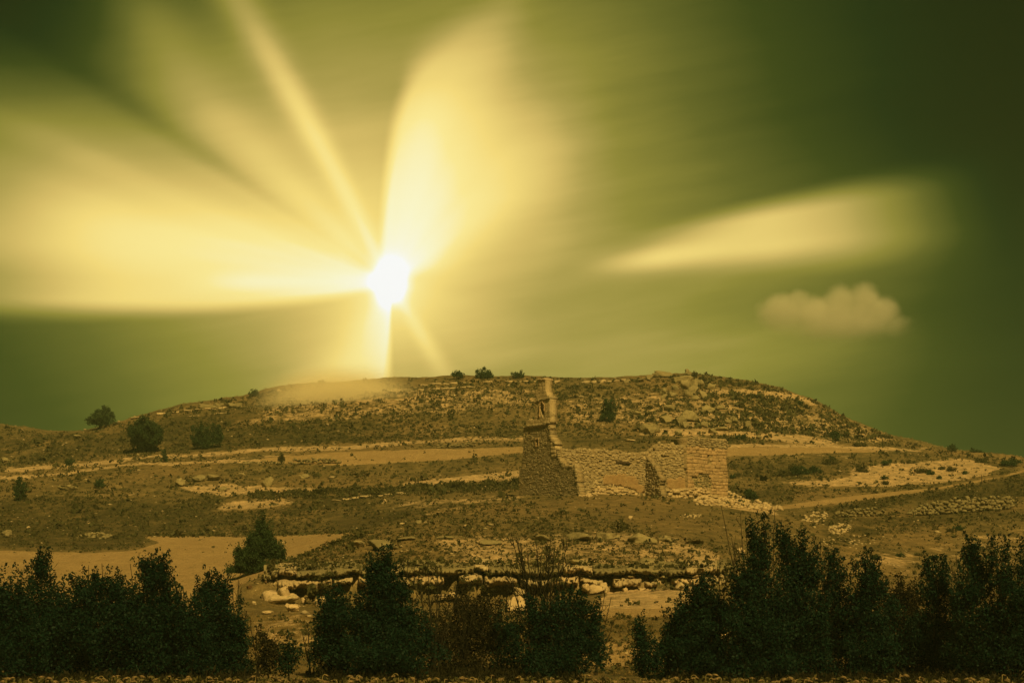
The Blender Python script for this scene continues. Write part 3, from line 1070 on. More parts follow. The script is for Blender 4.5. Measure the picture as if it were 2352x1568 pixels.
def lobed_tree(name, label, x, yb, d, lobes, leaf=0.10, dens=1.0, mat='leaf', cat='tree', group=None, seed=0,
               shoots=True, trunk_r=0.09, depth_f=0.9, base_clear=True, ground=True, up=0.4, bark='bark', limbs=True, sprig=7, spread=None, shell=0.55):
    """tree whose crown is a set of lobes (x, y, rx, ry) in picture units round distance d"""
    rs = np.random.default_rng(seed + 1000)
    k = pxm(d)
    base = at(x, yb, d)
    if ground:
        base[2] = ground_z(base[0], d) - 0.05
    root = empty(name, tuple(base))
    tag(root, label, cat, group)
    crown = Geo()
    wood = Geo()
    fork = base + np.array([0, 0, 0.0])
    top = max(lobes, key=lambda q: -q[1])
    ctr = at(top[0], top[1], d)
    hgt = max(ctr[2] - base[2], 0.3)
    trunk_path = wobble(base, ctr, 9, 0.12, rs)
    wood.add(*tube(trunk_path - base, np.linspace(trunk_r, trunk_r * 0.25, 9), 6))
    allc = []
    for (lx, ly, rx, ry) in lobes:
        dd = d + rs.uniform(-0.5, 0.5) * rx / k
        c = at(lx, ly, dd)
        R = np.array([rx / k, rx / k * depth_f, ry / k])
        area = math.pi * rx * ry
        n_s = max(6, int(area / (k * leaf) ** 2 / 0.28 * 2.6 * dens * (1.45 if ly > 1425 else 1.0) / sprig))
        n_c = max(6, int(11 * math.sqrt(rx * ry) / 28))
        cv = rs.normal(size=(n_c, 3))
        cv /= np.linalg.norm(cv, axis=1)[:, None]
        cr = rs.uniform(0.45, 1.12, (n_c, 1))
        cw = rs.uniform(0.16, 0.34, n_c)
        pick = rs.integers(0, n_c, n_s)
        v = rs.normal(size=(n_s, 3))
        v /= np.linalg.norm(v, axis=1)[:, None]
        rad = rs.uniform(0, 1, (n_s, 1)) ** (1 / 2.2)
        inner = rs.random(n_s) < 0.42
        loc = np.where(inner[:, None], v * rad * 0.86 * (1 + 0.4 * fbm(v * 2.4 + rs.uniform(0, 30, 3), 2)[:, None]),
                       (cv * cr)[pick] + v * rad * cw[pick][:, None] * np.array([1.0, 1.0, 1.15]))
        sc = c + loc * R
        sp = spread if spread else leaf * 1.6
        cc = np.repeat(sc, sprig, 0) + rs.normal(size=(n_s * sprig, 3)) * sp * np.array([0.6, 0.6, 0.75])
        allc.append(cc)
        if shoots:
            for _ in range(max(3, int((rx + ry) / 8))):
                th = rs.uniform(-1.2, 1.2)
                ph = rs.uniform(0, 2 * math.pi)
                dirv = np.array([math.sin(th), 0.5 * math.cos(ph) * math.sin(abs(th)), math.cos(th)])
                st = c + dirv * R * 0.75
                L = rs.uniform(0.2, 0.62) * min(1.2, 0.5 + ry / k)
                en = st + (dirv * 0.45 + np.array([0, 0, 0.75])) * L
                n_l = 34
                t = rs.random((n_l, 1)) ** 0.8
                q = st + (en - st) * t + rs.normal(size=(n_l, 3)) * (0.13 * (1.15 - t))
                allc.append(q)
        if limbs:
            j = rs.integers(1, 6)
            lp = wobble(trunk_path[j], c, 7, 0.25, rs, 0.05)
            wood.add(*tube(lp - base, np.linspace(trunk_r * 0.5, trunk_r * 0.12, 7), 4))
            for _ in range(4):
                e2 = c + rs.normal(size=3) * R * 0.55
                wood.add(*tube(wobble(lp[4], e2, 5, 0.25, rs) - base, np.linspace(trunk_r * 0.18, 0.006, 5), 3))
    cc = np.concatenate(allc) - base
    if ground:
        cc = cc[cc[:, 2] > -0.1]
    v, f = leaf_quads(cc, up, leaf, rs)
    crown.add(v, f)
    o = link('crown', crown.mesh('crown', M[mat]), root)
    link('trunk', wood.mesh('trunk', M[bark], True), root)
    return root


def bare_tree(name, label, x, yb, d, tips, r0=0.05, cat='tree', group=None, seed=0, mat='bark', twigs=5, spread=0.35, ground=True, depth=1, stemlet=True):
    """bare stems from the base to picture positions (tips), with side twigs"""
    rs = np.random.default_rng(seed + 5000)
    base = at(x, yb, d)
    if ground:
        base[2] = ground_z(base[0], d) - 0.05
    root = empty(name, tuple(base))
    tag(root, label, cat, group)
    tr, br = Geo(), Geo()
    for i, (tx, ty) in enumerate(tips):
        tip = at(tx, ty, d + rs.uniform(-0.8, 0.8))
        st = base + np.array([rs.normal() * 0.08, rs.normal() * 0.08, 0])
        p = wobble(st, tip, 12, 0.10, rs)
        L = np.linalg.norm(tip - st)
        tr.add(*tube(p - base, np.linspace(r0 * rs.uniform(0.7, 1.1), 0.012, 12), 5))
        dirm = (tip - st) / L
        for _ in range(int(twigs)):
            j = rs.integers(3, 11)
            side = rs.normal(size=3)
            side[2] = abs(side[2]) * 0.6
            side -= side @ dirm * dirm
            side /= np.linalg.norm(side)
            l2 = L * rs.uniform(0.12, 0.34) * (1 - j / 16)
            e = p[j] + (dirm * 0.85 + side * spread * 1.6) * l2
            q = wobble(p[j], e, 6, 0.18, rs)
            br.add(*tube(q - base, np.linspace(r0 * 0.4, 0.008, 6), 3))
            for _ in range(3):
                jj = rs.integers(1, 5)
                s2 = rs.normal(size=3)
                s2[2] = abs(s2[2])
                e2 = q[jj] + (dirm * 0.7 + s2 * 0.35) * l2 * rs.uniform(0.25, 0.5)
                br.add(*tube(wobble(q[jj], e2, 4, 0.15, rs) - base, np.linspace(r0 * 0.22, 0.006, 4), 3))
    link('trunk', tr.mesh('trunk', M[mat], True), root)
    tag(link('twigs', br.mesh('twigs', M[mat], True), root), kind='stuff')
    return root


# ---------------------------------------------------------------- the ruined church
ANG = math.radians(52)
EV = np.array([math.cos(ANG), -math.sin(ANG), 0.0])     # along the facade, towards the camera on the right
NV = np.array([math.sin(ANG), math.cos(ANG), 0.0])      # along the nave, away to the right
UP = np.array([0, 0, 1.0])
P0 = place(1285, 1140)
P0 = at(1285, 1140, 222.0)


def on_plane(x, y, o, nrm):
    r = ray(x, y)
    return r * (o @ nrm) / (r @ nrm)


class Wall:
    """a masonry wall in a vertical plane; polygons are given in picture units and carried onto the plane"""
    def __init__(s, o, axis, back, thick):
        s.o, s.axis, s.back, s.t = np.array(o, float), axis, back, thick
        s.nrm = np.cross(axis, UP)

    def uv(s, pts):
        r = []
        for x, y in pts:
            p = on_plane(x, y, s.o, s.nrm) - s.o
            r.append((float(p @ s.axis), float(p[2])))
        return r

    def core(s, polys, holes, cell=0.16, inset=0.0, thick=None):
        """solid wall body cut into small cells, with only its outer faces kept"""
        th = thick or s.t
        al = np.array([q for p in polys for q in p])
        u0, z0 = al.min(0) - cell
        u1, z1 = al.max(0) + cell
        nu, nz = int((u1 - u0) / cell) + 2, int((z1 - z0) / cell) + 2
        uc = u0 + (np.arange(nu) + 0.5) * cell
        zc = z0 + (np.arange(nz) + 0.5) * cell
        U, Z = np.meshgrid(uc, zc, indexing='ij')
        m = np.zeros(U.shape, bool)
        for p in polys:
            m |= in_poly(U, Z, p)
        for p in holes:
            m &= ~in_poly(U, Z, p)
        m[0] = m[-1] = False
        m[:, 0] = m[:, -1] = False
        # shared, jittered lattice so that the body has no straight edges
        iu, iz = np.meshgrid(np.arange(nu + 1), np.arange(nz + 1), indexing='ij')
        ju = RNG.uniform(-0.3, 0.3, iu.shape) * cell
        jz = RNG.uniform(-0.3, 0.3, iu.shape) * cell
        jd = RNG.uniform(-0.03, 0.03, iu.shape)
        A = s.o + (u0 + iu * cell + ju)[..., None] * s.axis + (z0 + iz * cell + jz)[..., None] * UP
        fr = A + (inset + jd)[..., None] * s.back
        bk = A + (th - inset)* s.back
        V = np.concatenate([fr.reshape(-1, 3), bk.reshape(-1, 3)])
        N = (nu + 1) * (nz + 1)
        idx = lambda a, b: a * (nz + 1) + b
        a, b = np.where(m)
        q = [np.stack([idx(a, b), idx(a + 1, b), idx(a + 1, b + 1), idx(a, b + 1)], 1)]
        q.append(q[0][:, ::-1] + N)
        for da, db, c1, c2 in ((-1, 0, (0, 0), (0, 1)), (1, 0, (1, 1), (1, 0)), (0, -1, (1, 0), (0, 0)), (0, 1, (0, 1), (1, 1))):
            e = m & ~np.roll(m, (-da, -db), (0, 1))
            a2, b2 = np.where(e)
            i1 = idx(a2 + c1[0], b2 + c1[1])
            i2 = idx(a2 + c2[0], b2 + c2[1])
            q.append(np.stack([i1, i2, i2 + N, i1 + N], 1))
        f = np.concatenate(q)
        used, inv = np.unique(f.ravel(), return_inverse=True)
        return V[used], inv.reshape(-1, 4)

    def stones(s, polys, holes, w, h, proud=(0.01, 0.09), jit=0.12, through=False, skip=0.0, seed=0, round_=0.16, emb=0.18, wave=0.0, vj=0.0):
        """list of (verts, faces, size) of stones laid in courses"""
        rs = np.random.default_rng(seed + 77)
        al = np.array([q for p in polys for q in p])
        u0, z0 = al.min(0)
        u1, z1 = al.max(0)
        us = np.arange(u0 - 0.1, u1 + 0.1, 0.03)
        out = []
        z = z0
        k = round_
        wav = rs.uniform(0, 6.28, 3)
        while z < z1:
            hh = rs.uniform(*h)
            zw = z + hh / 2 + wave * (np.sin(us * 1.1 + wav[0]) + 0.6 * np.sin(us * 2.9 + wav[1] + z))
            m = np.zeros(len(us), bool)
            for p in polys:
                m |= in_poly(us, zw, p)
            for p in holes:
                m &= ~in_poly(us, zw, p)
            e = np.flatnonzero(np.diff(np.concatenate([[0], m.astype(int), [0]])))
            for a0, a1 in zip(e[::2], e[1::2]):
                if a1 - a0 < 4:
                    continue
                ua, ub = us[a0], us[a1 - 1]
                u = ua
                while u < ub - 0.06:
                    ww = min(rs.uniform(*w) if rs.random() > 0.12 else w[1] * 1.25, ub - u)
                    if ub - (u + ww) < 0.12:
                        ww = ub - u
                    cu = u + ww / 2
                    cz = float(np.interp(cu, us, zw)) + rs.normal() * vj * hh
                    h1 = hh * (1 + rs.normal() * vj * 1.2)
                    u += ww
                    if rs.random() < skip:
                        continue
                    gp = 0.010 + rs.uniform(0, 0.014)
                    pr = rs.uniform(*proud)
                    b = s.t + pr if through else emb
                    du, dz = ww / 2 - gp, h1 / 2 - gp
                    if du < 0.03 or dz < 0.03:
                        continue
                    ring = [(-1, -1 + k * 2), (-1 + k, -1), (1 - k, -1), (1, -1 + k * 2), (1, 1 - k * 2), (1 - k, 1), (-1 + k, 1), (-1, 1 - k * 2)]
                    tl = rs.normal() * jit * 0.5
                    ring = [(a + rs.normal() * jit * 0.5, c + rs.normal() * jit + tl * a) for a, c in ring]
                    fr = [s.o + (cu + a * du * 0.86) * s.axis + (cz + c * dz * 0.86) * UP - (pr + rs.uniform(-0.012, 0.012)) * s.back for a, c in ring]
                    md = [s.o + (cu + a * du) * s.axis + (cz + c * dz) * UP - pr * 0.45 * s.back for a, c in ring]
                    bk = [s.o + (cu + a * du) * s.axis + (cz + c * dz) * UP + b * s.back for a, c in ring]
                    v = np.array(fr + md + bk)
                    f4 = [[i, (i + 1) % 8, (i + 1) % 8 + 8, i + 8] for i in range(8)] + [[i + 8, (i + 1) % 8 + 8, (i + 1) % 8 + 16, i + 16] for i in range(8)]
                    f8 = [list(range(7, -1, -1))] + ([list(range(16, 24))] if through else [])
                    out.append((v, f4, f8, ww * hh))
            z += hh
        return out


def join_stones(st):
    v = np.concatenate([q[0] for q in st])
    f4, f8, n = [], [], 0
    for q in st:
        f4.append(np.array(q[1]) + n)
        f8.append(np.array(q[2]) + n)
        n += len(q[0])
    return v, [np.concatenate(f4), np.concatenate(f8)]


CHURCH = empty('ruined_church', tuple(P0))
tag(CHURCH, 'roofless stone church ruin with a tall broken bell gable and a square end block', 'ruin')
STONE_BUDGET = [290]


def add_part(name, geo_list, mat, label=None, kind=None):
    v = np.concatenate([g[0] for g in geo_list])
    f, n = [], 0
    for g in geo_list:
        f.append(np.asarray(g[1]) + n)
        n += len(g[0])
    o = link(name, mesh_np(name, v - P0, np.concatenate(f), M[mat]), CHURCH)
    return tag(o, label, kind=kind)


def add_stones(parent, st, mat, single, rubble_name='rubble_stones'):
    st = sorted(st, key=lambda q: -q[3])
    n = min(single, STONE_BUDGET[0], len(st))
    STONE_BUDGET[0] -= n
    for q in st[:n]:
        c = q[0].mean(0)
        me = mesh_np('stone', q[0] - c, [np.array(q[1]), np.array(q[2])], M[mat])
        link('stone', me, parent, tuple(c - P0))
    if len(st) > n:
        v, f = join_stones(st[n:])
        o = link(rubble_name, mesh_np(rubble_name, v - P0, f, M[mat]), parent)
        tag(o, kind='stuff')


def c1(pts):   # crop 2040..2540 x 1480..2030
    return [(1171.4 + a * 0.2015, 849.8 + b * 0.2015) for a, b in pts]


def c2(pts):   # crop 2440..2990 x 1700..2040
    return [(1401.1 + a * 0.13429, 976.2 + b * 0.13429) for a, b in pts]


def build_church():
    # facade (west wall) with the bell gable on top
    fw = Wall(P0, EV, NV, 0.95)
    main = fw.uv(c1([(105, 1560), (103, 1130), (128, 1118), (138, 1000), (150, 880), (150, 680), (165, 652), (440, 604), (452, 640), (456, 700),
                     (470, 770), (515, 812), (525, 985), (560, 1000), (598, 1052), (612, 1082), (742, 1078), (768, 1200), (775, 1300), (800, 1400), (808, 1560)]))
    win = fw.uv(c1([(290, 790), (323, 785), (319, 860), (302, 863)]))
    holes = [win, fw.uv(c1([(172, 1065), (188, 1062), (188, 1088), (172, 1090)])), fw.uv(c1([(350, 1056), (361, 1055), (361, 1084), (350, 1086)])),
             fw.uv(c1([(240, 1200), (252, 1199), (252, 1215), (240, 1216)])), fw.uv(c1([(200, 715), (220, 712), (222, 728), (203, 730)]))]
    fac = add_part('facade', [fw.core([main], holes, 0.17, 0.04)], 'mortar', 'dim west wall of rough masonry facing left')
    quoin = fw.uv(c1([(455, 770), (516, 812), (527, 990), (470, 1000)]))
    rub = fw.stones([main], holes + [quoin], (0.16, 0.46), (0.15, 0.27), (-0.03, 0.022), 0.2, skip=0.03, seed=1, wave=0.07, vj=0.14)
    add_stones(fac, rub, 'wall_stone', 0)
    add_stones(fac, fw.stones([quoin], [], (0.6, 0.9), (0.42, 0.55), (0.04, 0.08), 0.05, through=True, seed=2, round_=0.06), 'gable_stone', 12)
    # broken right edge: through-stones, lit from the right
    edge = fw.uv(c1([(436, 640), (456, 640), (470, 770), (516, 812), (560, 1000), (612, 1082), (742, 1078), (768, 1200), (775, 1300), (800, 1400), (770, 1420), (745, 1300), (735, 1190), (715, 1115), (590, 1110), (548, 1030), (500, 1000), (495, 830), (440, 780)]))
    add_stones(fac, fw.stones([edge], [], (0.3, 0.6), (0.2, 0.36), (0.0, 0.09), 0.16, through=True, skip=0.1, seed=3), 'wall_stone', 20)
    jamb = fw.uv(c1([(280, 775), (335, 766), (333, 872), (284, 878)]))
    fr = add_part('window_frame', [fw.core([jamb], [win], 0.17, -0.05, 0.5)], 'ashlar', 'small square window surround')
    # cornice
    cor = fw.uv(c1([(158, 662), (158, 640), (300, 612), (445, 582), (452, 600), (452, 616), (300, 645)]))
    add_part('cornice', [fw.core([cor], [], 0.17, -0.16, fw.t + 0.10)], 'wall_stone', 'projecting stone cornice below the bell stage')
    # belfry
    arch = fw.uv(c1([(346, 470), (344, 400), (354, 382), (370, 374), (382, 386), (389, 420), (389, 548), (372, 548), (371, 495), (358, 488)]))
    bel = fw.uv(c1([(283, 632), (280, 500), (286, 395), (276, 368), (300, 340), (448, 318), (456, 340), (456, 600)]))
    stub = fw.uv(c1([(172, 655), (180, 598), (205, 565), (235, 560), (262, 580), (285, 560), (290, 650)]))
    bg = add_part('bell_gable', [fw.core([bel, stub], [arch], 0.17, 0.0)], 'gable_stone', 'tall narrow bell stage pierced by one arched opening')
    add_stones(bg, fw.stones([bel, stub], [arch], (0.45, 0.85), (0.40, 0.52), (0.005, 0.02), 0.03, through=True, seed=4, round_=0.07), 'gable_stone', 70)
    ring = fw.uv(c1([(334, 548), (334, 395), (348, 368), (370, 360), (390, 372), (400, 415), (400, 470), (389, 470), (389, 420), (382, 386), (370, 374), (354, 382), (344, 400), (346, 548)]))
    add_part('arch_surround', [fw.core([ring], [], 0.15, -0.10, 0.5)], 'ashlar', 'pale worn stone surround of the bell opening')
    mou = fw.uv(c1([(272, 372), (272, 352), (452, 306), (462, 322), (458, 338), (360, 350)]))
    add_part('moulding', [fw.core([mou], [], 0.17, -0.12, fw.t + 0.10)], 'wall_stone')
    top = fw.uv(c1([(298, 352), (292, 270), (290, 228), (318, 226), (322, 180), (322, 118), (404, 112), (404, 180), (410, 240), (424, 278), (446, 304), (450, 322)]))
    tp = add_part('gable_top', [fw.core([top], [], 0.15, 0.0)], 'gable_stone', 'broken upper stage with a curved right side')
    add_stones(tp, fw.stones([top], [], (0.4, 0.75), (0.34, 0.46), (0.005, 0.02), 0.03, through=True, seed=5, round_=0.07), 'gable_stone', 60)
    cap = fw.uv(c1([(318, 120), (322, 94), (345, 90), (360, 97), (385, 94), (410, 98), (410, 116)]))
    add_part('cap_stone', [fw.core([cap], [], 0.15, -0.07, fw.t + 0.14)], 'bright_rock', 'bleached topmost stones of the bell gable')
    # nave wall
    nw = Wall(P0 + NV * 0.5, NV, np.cross(UP, NV) * 1.0, 1.0)
    nw.back = -np.cross(NV, UP) if (-np.cross(NV, UP))[1] > 0 else np.cross(NV, UP)
    nave = nw.uv([(1291, 1175), (1291, 1034), (1296, 1031), (1318, 1033), (1335, 1030), (1362, 1032), (1373, 1030), (1401, 1035), (1420, 1033), (1440, 1041), (1476, 1038),
                  (1490, 1036), (1500, 1028), (1508, 1020), (1540, 1019), (1560, 1022), (1577, 1021), (1590, 1023), (1590, 1180)])
    nh = [nw.uv(c2([(118, 622), (250, 628), (340, 640), (355, 668), (325, 705), (300, 668), (118, 662)])),
          nw.uv(c2([(720, 425), (760, 415), (792, 430), (790, 445), (735, 440)])), nw.uv(c2([(878, 520), (930, 512), (968, 540), (930, 550), (880, 545)])),
          nw.uv(c2([(1205, 705), (1230, 690), (1240, 715), (1215, 738)])), nw.uv(c1([(882, 1072), (900, 1072), (898, 1102), (884, 1102)])),
          nw.uv(c2([(455, 905), (475, 908), (475, 925), (458, 925)])), nw.uv(c2([(860, 925), (930, 900), (940, 960), (870, 1000)])),
          nw.uv(c2([(1140, 640), (1190, 655), (1180, 665), (1145, 655)]))]
    breach = nw.uv(c1([(768, 1205), (790, 1215), (830, 1212), (870, 1150), (905, 1115), (945, 1150), (965, 1210), (960, 1270), (880, 1330), (790, 1330)]))
    nv = add_part('nave_wall', [nw.core([nave], nh, 0.17, 0.05)], 'mortar', 'long roofless nave wall of light rubble masonry')
    plast = [nw.uv(c2([(-120, 900), (-60, 840), (60, 850), (180, 830), (300, 850), (400, 870), (470, 900), (490, 1010), (600, 1030), (600, 1140), (480, 1160), (440, 1100), (300, 1070), (180, 1040), (20, 1030), (-110, 1010)])),
             nw.uv(c2([(960, 940), (1010, 900), (1100, 920), (1200, 880), (1300, 900), (1420, 1000), (1420, 1080), (1240, 1100), (1180, 1260), (1090, 1240), (1080, 1130), (980, 1060)]))]
    add_stones(nv, nw.stones([nave], nh + plast, (0.16, 0.55), (0.16, 0.34), (-0.02, 0.09), 0.24, skip=0.14, seed=6, round_=0.26, wave=0.09, vj=0.2), 'wall_stone', 60)
    for k, p in enumerate(plast):
        add_part('plaster_patch', [nw.core([p], nh, 0.20, -0.035, 0.2)], 'plaster', 'rust-coloured plaster left on the nave wall')
    # beam left in the wall
    b = Wall(nw.o - nw.back * 0.16, NV, nw.back, 0.3)
    add_part('wooden_beam', [b.core([b.uv(c2([(112, 618), (225, 618), (345, 634), (350, 660), (225, 656), (112, 650)]))], [], 0.14, 0.0, 0.3)], 'timber', 'dark timber beam lying across a hole in the nave wall')
    # low footing of bigger stones
    ft = Wall(nw.o - nw.back * 0.55, NV, nw.back, 0.6)
    foot = ft.uv(c2([(-270, 1100), (-200, 1060), (-60, 1075), (60, 1050), (240, 1075), (330, 1120), (470, 1160), (520, 1200), (520, 1330), (-270, 1330)]))
    fo = add_part('wall_footing', [ft.core([foot], [], 0.18, 0.06)], 'mortar')
    add_stones(fo, ft.stones([foot], [], (0.3, 0.8), (0.24, 0.44), (0.0, 0.18), 0.22, seed=7, round_=0.26, wave=0.07, vj=0.15), 'bright_rock', 24)
    ft2 = Wall(nw.o - nw.back * 1.1, NV, nw.back, 1.2)
    foot2 = ft2.uv(c2([(880, 1130), (960, 1090), (1080, 1120), (1200, 1090), (1350, 1080), (1480, 1080), (1600, 1100), (1740, 1140), (1760, 1200), (1900, 1200), (1960, 1240), (2010, 1300), (2010, 1460), (1000, 1460), (900, 1250)]))
    f2 = add_part('wall_footing', [ft2.core([foot2], [], 0.2, 0.08)], 'mortar')
    add_stones(f2, ft2.stones([foot2], [], (0.35, 1.0), (0.28, 0.55), (0.0, 0.26), 0.24, seed=8, round_=0.28, wave=0.1, vj=0.18), 'bright_rock', 24)
    # broken cross wall that stands out from the nave, seen on its shaded side
    q0 = on_plane(1483, 1100, nw.o, nw.nrm)
    cw = Wall(np.array([q0[0], q0[1], P0[2]]) + EV * 3.6, -EV, NV, 0.9)
    cw.nrm = np.cross(cw.axis, UP)
    cross = cw.uv([(1478, 1175), (1478, 1045), (1486, 1048), (1492, 1056), (1500, 1066), (1506, 1072), (1511, 1086), (1518, 1098), (1514, 1112), (1517, 1124), (1520, 1135), (1520, 1175)])
    cr = add_part('cross_wall', [cw.core([cross], [], 0.16, 0.04)], 'mortar', 'broken stub of a cross wall with a sloping ragged top')
    add_stones(cr, cw.stones([cross], [], (0.2, 0.45), (0.15, 0.28), (0.0, 0.10), 0.22, through=True, skip=0.08, seed=9, wave=0.05, vj=0.15), 'wall_stone', 0)
    # square end block of dressed stone
    tw = Wall(nw.o - nw.back * 0.5, NV, nw.back, 3.0)
    blk = tw.uv(c2([(1318, 1330), (1330, 1000), (1318, 700), (1310, 420), (1330, 215), (1450, 205), (1560, 215), (1700, 225), (1830, 222), (1900, 245), (1990, 250), (2012, 300), (2012, 420), (1996, 520), (1990, 620), (2008, 720), (2018, 800), (2020, 1000), (2014, 1330)]))
    slit = tw.uv(c2([(1664, 510), (1708, 510), (1706, 620), (1722, 636), (1674, 650), (1674, 625)]))
    rec = tw.uv(c2([(1400, 900), (1440, 850), (1500, 860), (1540, 820), (1585, 812), (1620, 835), (1680, 820), (1700, 870), (1735, 900), (1725, 960), (1750, 1000), (1730, 1070), (1640, 1080), (1600, 1100), (1540, 1050), (1480, 1060), (1430, 1020), (1440, 960)]))
    eb = add_part('end_block', [tw.core([blk], [slit, rec], 0.17, 0.04)], 'mortar', 'square block of squared ochre stone at the right end of the ruin')
    rubt = tw.uv(c2([(1318, 370), (1330, 215), (1450, 205), (1560, 215), (1700, 225), (1830, 222), (1900, 245), (1990, 250), (2012, 300), (2012, 420), (1850, 400), (1700, 420), (1500, 350)]))
    add_stones(eb, tw.stones([blk], [slit, rec, rubt], (0.34, 1.0), (0.32, 0.50), (0.01, 0.06), 0.09, seed=10, round_=0.10, wave=0.03, vj=0.05, skip=0.03), 'ashlar', 200)
    add_stones(eb, tw.stones([rubt], [], (0.2, 0.5), (0.18, 0.32), (0.0, 0.12), 0.2, seed=11, wave=0.05, vj=0.15), 'wall_stone', 0)
    rw = Wall(tw.o + tw.back * 0.22, NV, nw.back, 0.3)
    rp = rw.uv(c2([(1400, 1110), (1400, 850), (1500, 810), (1700, 810), (1760, 1000), (1740, 1110)]))
    rc = add_part('rubble_core', [rw.core([rp], [], 0.16)], 'mortar', 'exposed rubble core where the dressed facing has fallen away')
    add_stones(rc, rw.stones([rp], [], (0.2, 0.4), (0.15, 0.26), (0.02, 0.2), 0.2, skip=0.15, seed=12), 'lichen_rock', 0)


build_church()
# grass tufts on the wall heads are part of the scrub below


def stone_pile(name, label, cat, pts, size, n, seed, mat='lichen_rock', dmin=0.0, layers=1, lift=0.0):
    """stones set one by one at picture positions along or inside an outline"""
    rs = np.random.default_rng(seed)
    xs = [p[0] for p in pts]; ys = [p[1] for p in pts]
    g0 = place(sum(xs) / len(xs), max(ys), dmin)
    root = empty(name, tuple(g0))
    tag(root, label, cat)
    placed, tries = 0, 0
    while placed < n and tries < n * 30:
        tries += 1
        x, y = rs.uniform(min(xs), max(xs)), rs.uniform(min(ys), max(ys))
        if not in_poly(x, y, pts):
            continue
        g = place(x, y, dmin)
        s = rs.uniform(*size) / pxm(g[1]) / 2
        o = link('stone', small_rock_mesh(int(rs.integers(10)), mat), root, tuple(g - g0 + np.array([0, 0, s * 0.3])))
        o.scale = (s * rs.uniform(0.9, 1.5), s * rs.uniform(0.9, 1.2), s * rs.uniform(0.65, 0.95))
        o.rotation_euler = (rs.uniform(-0.3, 0.3), rs.uniform(-0.3, 0.3), rs.uniform(0, 6.28))
        placed += 1
    return root


def stone_wall(name, label, x0, x1, yb, yt, seed, size=(7, 12), mat='field_stone', dmin=0.0):
    """dry stone wall: yb / yt are functions of x (base and top in picture units)"""
    rs = np.random.default_rng(seed)
    gm = place((x0 + x1) / 2, yb((x0 + x1) / 2), dmin)
    root = empty(name, tuple(gm))
    tag(root, label, 'wall')
    n = 0
    y = 0.0
    row = 0
    while row < 12:
        x = x0 + rs.uniform(0, 6)
        any_ = False
        while x < x1:
            w = rs.uniform(size[0] * 0.6, size[1] * 1.15)
            hh = yb(x) - yt(x)
            if y < hh * rs.uniform(0.85, 1.1):
                any_ = True
                g = place(x, yb(x) + 2, dmin)
                k = pxm(g[1])
                z = at(x, yb(x) - y - 2.5 + rs.normal() * 1.6, g[1])[2]
                o = link('stone', small_rock_mesh(int(rs.integers(10)), mat), root,
                         (g[0] - gm[0], g[1] - gm[1] + y / k * 0.25, z - gm[2]))
                sw = w / k / 2
                o.scale = (sw * 1.22, 0.35, size[0] * 0.5 / k * rs.uniform(0.85, 1.6))
                o.rotation_euler = (rs.uniform(-0.5, 0.5), rs.uniform(-0.5, 0.5), rs.uniform(-3.1, 3.1) if w < size[0] else rs.uniform(-0.4, 0.4))
                n += 1
            x += w * 0.98
        y += size[0] * 0.86
        row += 1
        if not any_:
            break
    return root


I = lambda xs, ys: (lambda x: float(np.interp(x, xs, ys)))
stone_wall('dry_stone_wall', 'long grey dry-stone field wall on the right slope', 2084, 2330, I([2084, 2160, 2240, 2330], [1183, 1180, 1174, 1166]),
           I([2084, 2110, 2150, 2200, 2260, 2320, 2330], [1177, 1163, 1154, 1148, 1143, 1145, 1152]), 1)
stone_wall('dry_stone_wall', 'short collapsed dry-stone wall left of the long field wall', 1918, 2034, I([1918, 1975, 2034], [1186, 1184, 1182]),
           I([1918, 1940, 1965, 1990, 2015, 2034], [1180, 1174, 1172, 1171, 1170, 1178]), 2, (6, 11))
stone_wall('dry_stone_wall', 'low broken terrace wall beside the upper field, left of the ruin', 664, 782, I([664, 782], [1065, 1062]), I([664, 700, 740, 782], [1061, 1056, 1055, 1058]), 3, (5, 9))
stone_wall('dry_stone_wall', 'thin line of terrace stones at the foot of the hill, left of the bell gable', 1000, 1090, I([1000, 1090], [1028, 1024]), I([1000, 1040, 1090], [1024, 1019, 1019]), 4, (4, 8))
stone_pile('rubble_heap', 'heap of pale fallen stones below the short broken wall', 'rubble', [(1900, 1224), (1905, 1210), (1930, 1203), (1958, 1205), (1955, 1218), (1930, 1228)], (4, 9), 70, 5, 'limestone')
stone_pile('rubble_heap', 'scattered stones on the slope at the left end of the short broken wall', 'rubble', [(1840, 1200), (1850, 1182), (1885, 1174), (1905, 1180), (1890, 1200), (1870, 1212)], (4, 9), 45, 6, 'limestone')
stone_pile('rubble_heap', 'tail of bright fallen masonry running right from the foot of the end block', 'rubble', [(1590, 1150), (1630, 1132), (1672, 1130), (1700, 1142), (1745, 1152), (1790, 1164), (1800, 1174), (1740, 1172), (1660, 1164), (1600, 1160)], (5, 14), 190, 7, 'bright_rock')
stone_pile('rubble_heap', 'fallen masonry filling the breach between facade and nave', 'rubble', [(1328, 1140), (1330, 1118), (1345, 1108), (1372, 1112), (1378, 1138), (1350, 1142)], (5, 11), 90, 8, 'bright_rock')
stone_pile('stone_row', 'row of small pale stones on the grass mound before the ruin', 'stones', [(1560, 1186), (1575, 1180), (1610, 1181), (1610, 1189), (1580, 1192)], (3, 7), 30, 9, 'limestone')
stone_pile('stone_row', 'outcrop of small grey stones in the dark grass at far left', 'stones', [(176, 1236), (190, 1226), (225, 1225), (256, 1230), (250, 1238)], (5, 11), 45, 10, 'lichen_rock')
stone_pile('stone_row', 'loose stones along the terrace edge below the lone twiggy bush', 'stones', [(555, 1062), (640, 1058), (660, 1064), (560, 1068)], (4, 8), 35, 11, 'lichen_rock')
stone_pile('stone_row', 'broken pale stones on the open slope below the stone heap', 'stones', [(1880, 1250), (1900, 1232), (1990, 1228), (2000, 1250), (1940, 1270)], (3, 7), 40, 12, 'limestone')


